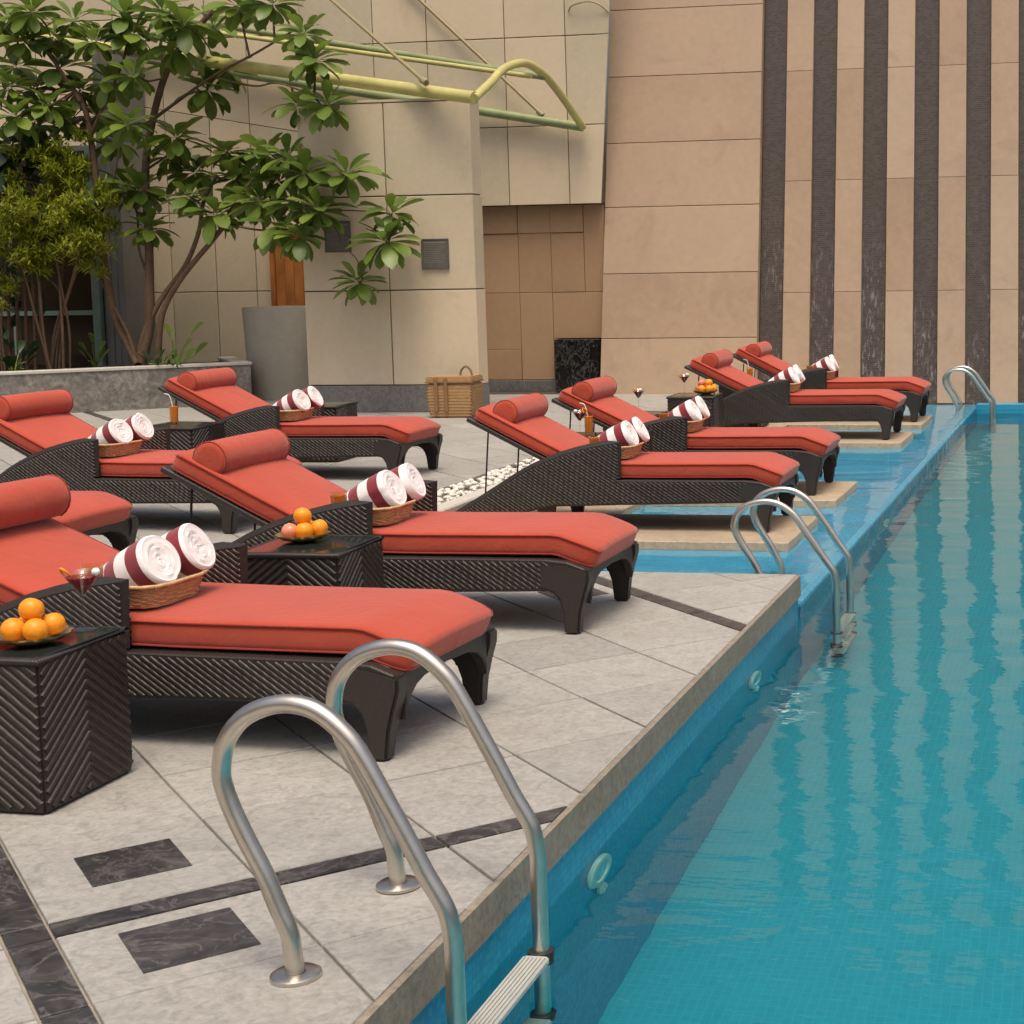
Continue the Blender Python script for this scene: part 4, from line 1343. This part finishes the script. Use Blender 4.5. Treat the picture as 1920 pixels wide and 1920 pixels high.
TOWEL = [towel_mesh(1), towel_mesh(2, .018), towel_mesh(3, .026), towel_mesh(4, .036)]
bproto = make_basket()
fd = False
rb_ = random.Random(77)
tums = {'A': 1, 'B': 1, 'F': 1, 'G': 1, 'I': 1}
for key in 'ABCDFGHI':
    o = bproto if not fd else copy_tree(bproto)
    fd = True
    bx = 1.13 if key != 'D' else 1.08
    o.location = at(key, bx, -.095, .4475)
    az = LOUNGERS[key][1]
    o.rotation_euler = (0, 0, rotz(az))
    tag(o, 'tan wicker basket holding towels on ' + WHO[key], 'basket', 'towel baskets')
    for j, (yy, nm) in enumerate(((-.135, 'nearer'), (.062, 'farther'))):
        t = link('towel_roll', TOWEL[rb_.randrange(2) + (0 if key in 'ACD' else 2)])
        tilt = R(rb_.uniform(25, 31))
        yaw = R(rb_.uniform(-3, 3)) + (R(4) if j else R(-3))
        # the towel's +X end points to the foot of the lounger and up
        Lc = at(key, {'A': 1.03, 'D': .93}.get(key, 1.0) - .012 * j, yy, .606 + .012 * j)
        t.matrix_world = Matrix.Translation(Lc) @ Matrix.Rotation(rotz(az) + yaw, 4, 'Z') @ Matrix.Rotation(-tilt, 4, 'Y') @ Matrix.Translation((-.28, 0, 0)) @ Matrix.Rotation(rb_.uniform(0, 6.28), 4, 'X')
        tag(t, nm + ' striped towel roll in the basket on ' + WHO[key], 'towel', 'rolled striped towels')

# ------------------------------------------------------------------ drinks and fruit
def lathe_obj(name, prof, mat, parent, n=28, smooth=40, **k):
    return MB().lathe(prof, n).build(name, mat, parent, smooth=smooth, **k)


def make_martini():
    r = bpy.data.objects.new('cocktail_glass', None); COL.objects.link(r)
    lathe_obj('glass', [(.0005, .0), (.034, .0), (.034, .002), (.006, .006), (.0038, .02), (.0038, .088), (.008, .096), (.048, .160), (.0495, .160), (.0485, .158), (.008, .0935), (.0005, .091)][:9] + [(.0470, .1595), (.0065, .0975), (.0005, .0955)], M['glass'], r)
    lathe_obj('drink', [(.0005, .0965), (.006, .0985), (.0395, .1465), (.0005, .1465)], M['cocktail'], r)
    m = MB(); pts = [(.046 + .022 * math.cos(t) * .6, .022 * math.sin(t * .9), .150 + .02 * math.sin(t)) for t in [k * .45 for k in range(12)]]
    m.tube(pts, .0035, 6); m.build('peel_twist', M['orange'], r, smooth=60)
    MB().sphere((-.038, -.01, .160), .011, 10, 8).build('garnish', M['towelw'], r, smooth=180)
    r.scale = (1.22, 1.22, 1.16)
    return r


def make_juice():
    r = bpy.data.objects.new('juice_glass', None); COL.objects.link(r)
    lathe_obj('glass', [(.0005, 0), (.028, 0), (.030, .003), (.034, .150), (.0325, .150), (.0285, .008), (.0005, .007)], M['glass'], r)
    lathe_obj('drink', [(.0005, .009), (.0275, .0095), (.0310, .125), (.0005, .125)], M['juice'], r)
    m = MB(); m.tube(bez([(.012, .0, .02), (-.012, .0, .15), (-.022, .0, .195), (-.035, .004, .215), (-.065, .008, .222)], 5), .0035, 7); m.build('straw', M['straw'], r, smooth=60)
    return r


def make_tumbler():
    r = bpy.data.objects.new('tumbler', None); COL.objects.link(r)
    lathe_obj('glass', [(.0005, 0), (.030, 0), (.033, .004), (.038, .165), (.0362, .165), (.031, .008), (.0005, .008)], M['glass'], r)
    lathe_obj('drink', [(.0005, .0095), (.0300, .010), (.0358, .152), (.0005, .152)], M['amber'], r)
    return r


def place(proto, used, loc, rz, label, cat, group):
    o = proto if not used[0] else copy_tree(proto)
    used[0] = True
    o.location = loc
    o.rotation_euler = (0, 0, rz)
    return tag(o, label, cat, group)


mp, mu = make_martini(), [False]
place(mp, mu, on_table('T1', -3.225, 4.575), R(170), 'red cocktail with orange peel twist on the lower left table', 'cocktail', 'red cocktails')
place(mp, mu, on_table('T6', -3.75, 11.02), 1.0, 'red cocktail beside the tall juice between the two nearest water loungers', 'cocktail', 'red cocktails')
place(mp, mu, on_table('T9', -3.88, 12.92), 2.0, 'red cocktail standing alone beyond the second lounger in the water', 'cocktail', 'red cocktails')
place(mp, mu, on_table('T7', -3.945, 14.63), 4.0, 'red cocktail left of the far fruit dish', 'cocktail', 'red cocktails')
jp, ju = make_juice(), [False]
place(jp, ju, on_table('T3', -6.99, 11.12), .3, 'orange juice with white straw on the table in front of the planter', 'juice', 'tall orange juices with straws')
place(jp, ju, on_table('T6', -3.75, 11.22), .2, 'orange juice with straw between the two nearest water loungers', 'juice', 'tall orange juices with straws')
place(jp, ju, on_table('T8', -3.70, 16.35), .1, 'orange juice with straw between the two farthest loungers', 'juice', 'tall orange juices with straws')
up, uu = make_tumbler(), [False]
for key, x, y in (('A', 1.21, -.27), ('B', 1.21, -.27), ('F', 1.21, -.27), ('G', 1.21, -.27), ('I', 1.21, -.27)):
    place(up, uu, at(key, x, y, .4385), .5, 'amber drink in a tumbler beside the towels on ' + WHO[key], 'tumbler', 'amber drinks beside the towel baskets')


def dish_mesh():
    m = MB()
    N = 48
    wob = lambda a, r, z: .004 * math.sin(a * 12) * (r / .1) ** 2
    m.lathe([(.001, .012), (.05, .012), (.085, .018), (.108, .030), (.110, .032), (.108, .026), (.085, .012), (.055, .004), (.04, .0), (.001, .0)], N, wob=wob)
    return m.mesh('fruit_dish', M['dish'], smooth=50)


DISH = dish_mesh()


def fruit_mesh(mat, r, sq, nm):
    m = MB(); m.sphere((0, 0, 0), r, 18, 12, sq=sq)
    m.v = [(x, y, z - (.006 * max(0, 1 - math.hypot(x, y) / (r * .35)) * (1 if z > 0 else -.6))) for x, y, z in m.v]
    m.tube([(0, 0, r * sq - .008), (0, 0, r * sq - .003)], .003, 6)
    return m.mesh(nm, mat, smooth=180)


FR = {'o': fruit_mesh(M['orange'], .0375, .96, 'orange'), 'a': fruit_mesh(M['apple'], .036, .93, 'apple'), 'l': fruit_mesh(M['lemon'], .030, .9, 'pale_fruit')}
FN = {'o': 'orange', 'a': 'apple', 'l': 'pale_fruit'}
DISHES = [
 ('T1', -3.265, 4.385, 1.0, 'gilded scalloped dish of oranges on the lower left table', 'dish on the lower left table',
  [('o', -.037, -.042, 0, 'front left'), ('o', .040, -.045, 0, 'front right'), ('o', .036, .042, 0, 'rear right'), ('o', -.037, .036, 0, 'rear left'), ('o', .000, -.004, 1, 'topmost')]),
 ('T2', -3.335, 6.20, 1.0, 'gilded dish of mixed fruit between the two nearest loungers', 'dish between the two nearest loungers',
  [('l', -.068, .012, 0, 'leftmost'), ('a', -.030, -.050, 0, 'front left'), ('o', .030, -.045, 0, 'front right'), ('o', .058, .028, 0, 'rightmost'), ('o', -.005, .040, 0, 'rear'), ('o', .004, -.004, 1, 'topmost')]),
 ('T7', -3.755, 14.69, 1.05, 'gilded dish of heaped fruit on the far table by the brown wall', 'dish by the brown wall',
  [('a', -.066, .0, 0, 'leftmost'), ('o', -.025, -.055, 0, 'front left'), ('o', .045, -.045, 0, 'front right'), ('o', .068, .025, 0, 'rightmost'), ('o', .0, .045, 0, 'rear'), ('a', -.035, -.005, 1, 'upper left'), ('o', .034, -.005, 1, 'upper right')]),
]
for tk, x, y, sc, lb, wh, fr in DISHES:
    p = on_table(tk, x, y)
    o = link('fruit_dish', DISH); o.location = p; o.scale = (sc, sc, sc); o.rotation_euler = (0, 0, rr.uniform(0, 6))
    tag(o, lb, 'dish', 'gilded fruit dishes')
    for c, fx, fy, lv, ps in fr:
        q = link(FN[c], FR[c])
        hgt = {'o': .036, 'a': .0335, 'l': .027}[c]
        q.location = (p[0] + fx, p[1] + fy, p[2] + .013 + hgt + (.056 if lv else 0) + max(0, math.hypot(fx, fy) - .05) * .15)
        q.rotation_euler = (rr.uniform(-.5, .5), rr.uniform(-.5, .5), rr.uniform(0, 6))
        nm = {'o': 'orange', 'a': 'pink apple', 'l': 'pale yellow fruit'}[c]
        tag(q, f'{ps} {nm} of those in the {wh}', {'o': 'orange', 'a': 'apple', 'l': 'fruit'}[c], 'fruit in the dishes')

# ------------------------------------------------------------------ pool ladders
RAIL = [(0, 0), (-.005, .05), (-.011, .102), (-.037, .165), (-.067, .24), (-.103, .31), (-.136, .38), (-.155, .435), (-.160, .475), (-.146, .54), (-.104, .594), (-.050, .623), (.006, .634), (.06, .627), (.10, .607), (.138, .575), (.168, .541), (.203, .482), (.236, .421), (.28, .34), (.323, .257), (.35, .212), (.372, .168), (.382, .112), (.384, .05), (.384, -.3), (.384, -.6), (.384, -1.05)]


def make_ladder():
    root = bpy.data.objects.new('pool_ladder', None); COL.objects.link(root)
    for s in (0, .538):
        m = MB(); m.tube(bez([(x, s, z) for x, z in RAIL], 3), .0215, 16)
        r = m.build('rail', M['steel'], root, smooth=60)
        f = MB(); f.lathe([(.022, .012), (.05, .012), (.057, .008), (.058, .001), (.022, .001)], 28, (0, s, 0)); f.build('flange', M['steel'], r, smooth=40)
        f = MB(); f.lathe([(.005, -.02), (.032, -.02), (.034, 0), (.032, .02), (.005, .02)], 16, (.384, s, -1.05)); f.build('rubber_foot', M['blackplastic'], r, smooth=40)
    for k, z in enumerate((-.150, -.42, -.69)):
        m = MB(); m.box(.350, .418, .03, .508, z - .022, z)
        t = m.build('step', M['plastic'], root, bevel=.006)
        g = MB()
        for i in range(6): g.box(.3545 + i * .0105, .360 + i * .0105, .05, .488, z + .0005, z + .0035)
        g.build('tread_rib', M['plastic'], t)
        for s in (.0, .538):
            c = MB(); c.lathe([(.0218, -.026), (.034, -.024), (.034, .006), (.0218, .008)], 18, (.384, s, z - .006)); c.build('clamp', M['blackplastic'], t, smooth=40)
    return root


lp0 = make_ladder()
# local X points across the pool edge, local Y along it
LR = math.atan2(EQ[1], EQ[0])
for k, (dx, y, z, lb) in enumerate(((0, 3.283, 0.001, 'large steel pool ladder in the foreground with two curved rails'), (.01, 8.30, LEDGE + .001, 'middle steel pool ladder just beyond the deck corner'), (.09, 18.55, LEDGE + .001, 'farthest small steel pool ladder in front of the striped wall'))):
    o = lp0 if k == 0 else copy_tree(lp0)
    o.location = (-1.831 + dx, y, z)
    if k: o.scale = (1, .86, .80)
    o.rotation_euler = (0, 0, LR)
    tag(o, lb, 'pool ladder', 'steel pool ladders')
    if k:
        for ch in o.children:
            if ch.name.startswith('step'): ch.location.z = -.55

# ------------------------------------------------------------------ pool lights
def make_light():
    root = bpy.data.objects.new('pool_light', None); COL.objects.link(root)
    # axis along local +X, standing off the wall
    def ax(prof, n=32):
        m = MB()
        m.loft([[(x, r * math.cos(t), r * math.sin(t)) for t in [2 * math.pi * k / n for k in range(n)]] for r, x in prof])
        return m
    ax([(.106, .0), (.106, .008), (.099, .016), (.068, .018), (.064, .012), (.063, .010)]).build('ring', M['lamp'], root, smooth=40)
    ax([(.062, .0105), (.03, .014), (.002, .015)]).build('lens', M['lampglass'], root, smooth=60)
    return root


def make_inlet():
    root = bpy.data.objects.new('water_inlet', None); COL.objects.link(root)
    m = MB(); n = 24
    m.loft([[(x, r * math.cos(t), r * math.sin(t)) for t in [2 * math.pi * k / n for k in range(n)]] for r, x in [(.036, 0), (.036, .01), (.030, .016), (.012, .016), (.010, .008)]])
    m.build('ring', M['lamp'], root, smooth=40)
    m = MB(); m.loft([[(x, r * math.cos(t), r * math.sin(t)) for t in [2 * math.pi * k / n for k in range(n)]] for r, x in [(.009, .0), (.009, .0075)]]); m.build('nozzle', M['blackplastic'], root)
    return root


lt, it = make_light(), make_inlet()
for k, (s, z, w) in enumerate(((4.72, -.385, 'nearest'), (6.98, -.365, 'second'), (11.3, -.36, 'farthest'))):
    o = lt if k == 0 else copy_tree(lt)
    o.location = pq(s, .007, z); o.rotation_euler = (0, 0, LR)
    tag(o, f'{w} round pale green lamp on the pool wall under water', 'pool light', 'pool wall lights')
    o = it if k == 0 else copy_tree(it)
    o.location = pq(s + .02, .007, z - .165); o.rotation_euler = (0, 0, LR)
    tag(o, f'small round water inlet below the {w} pool lamp', 'water inlet', 'pool wall inlets')
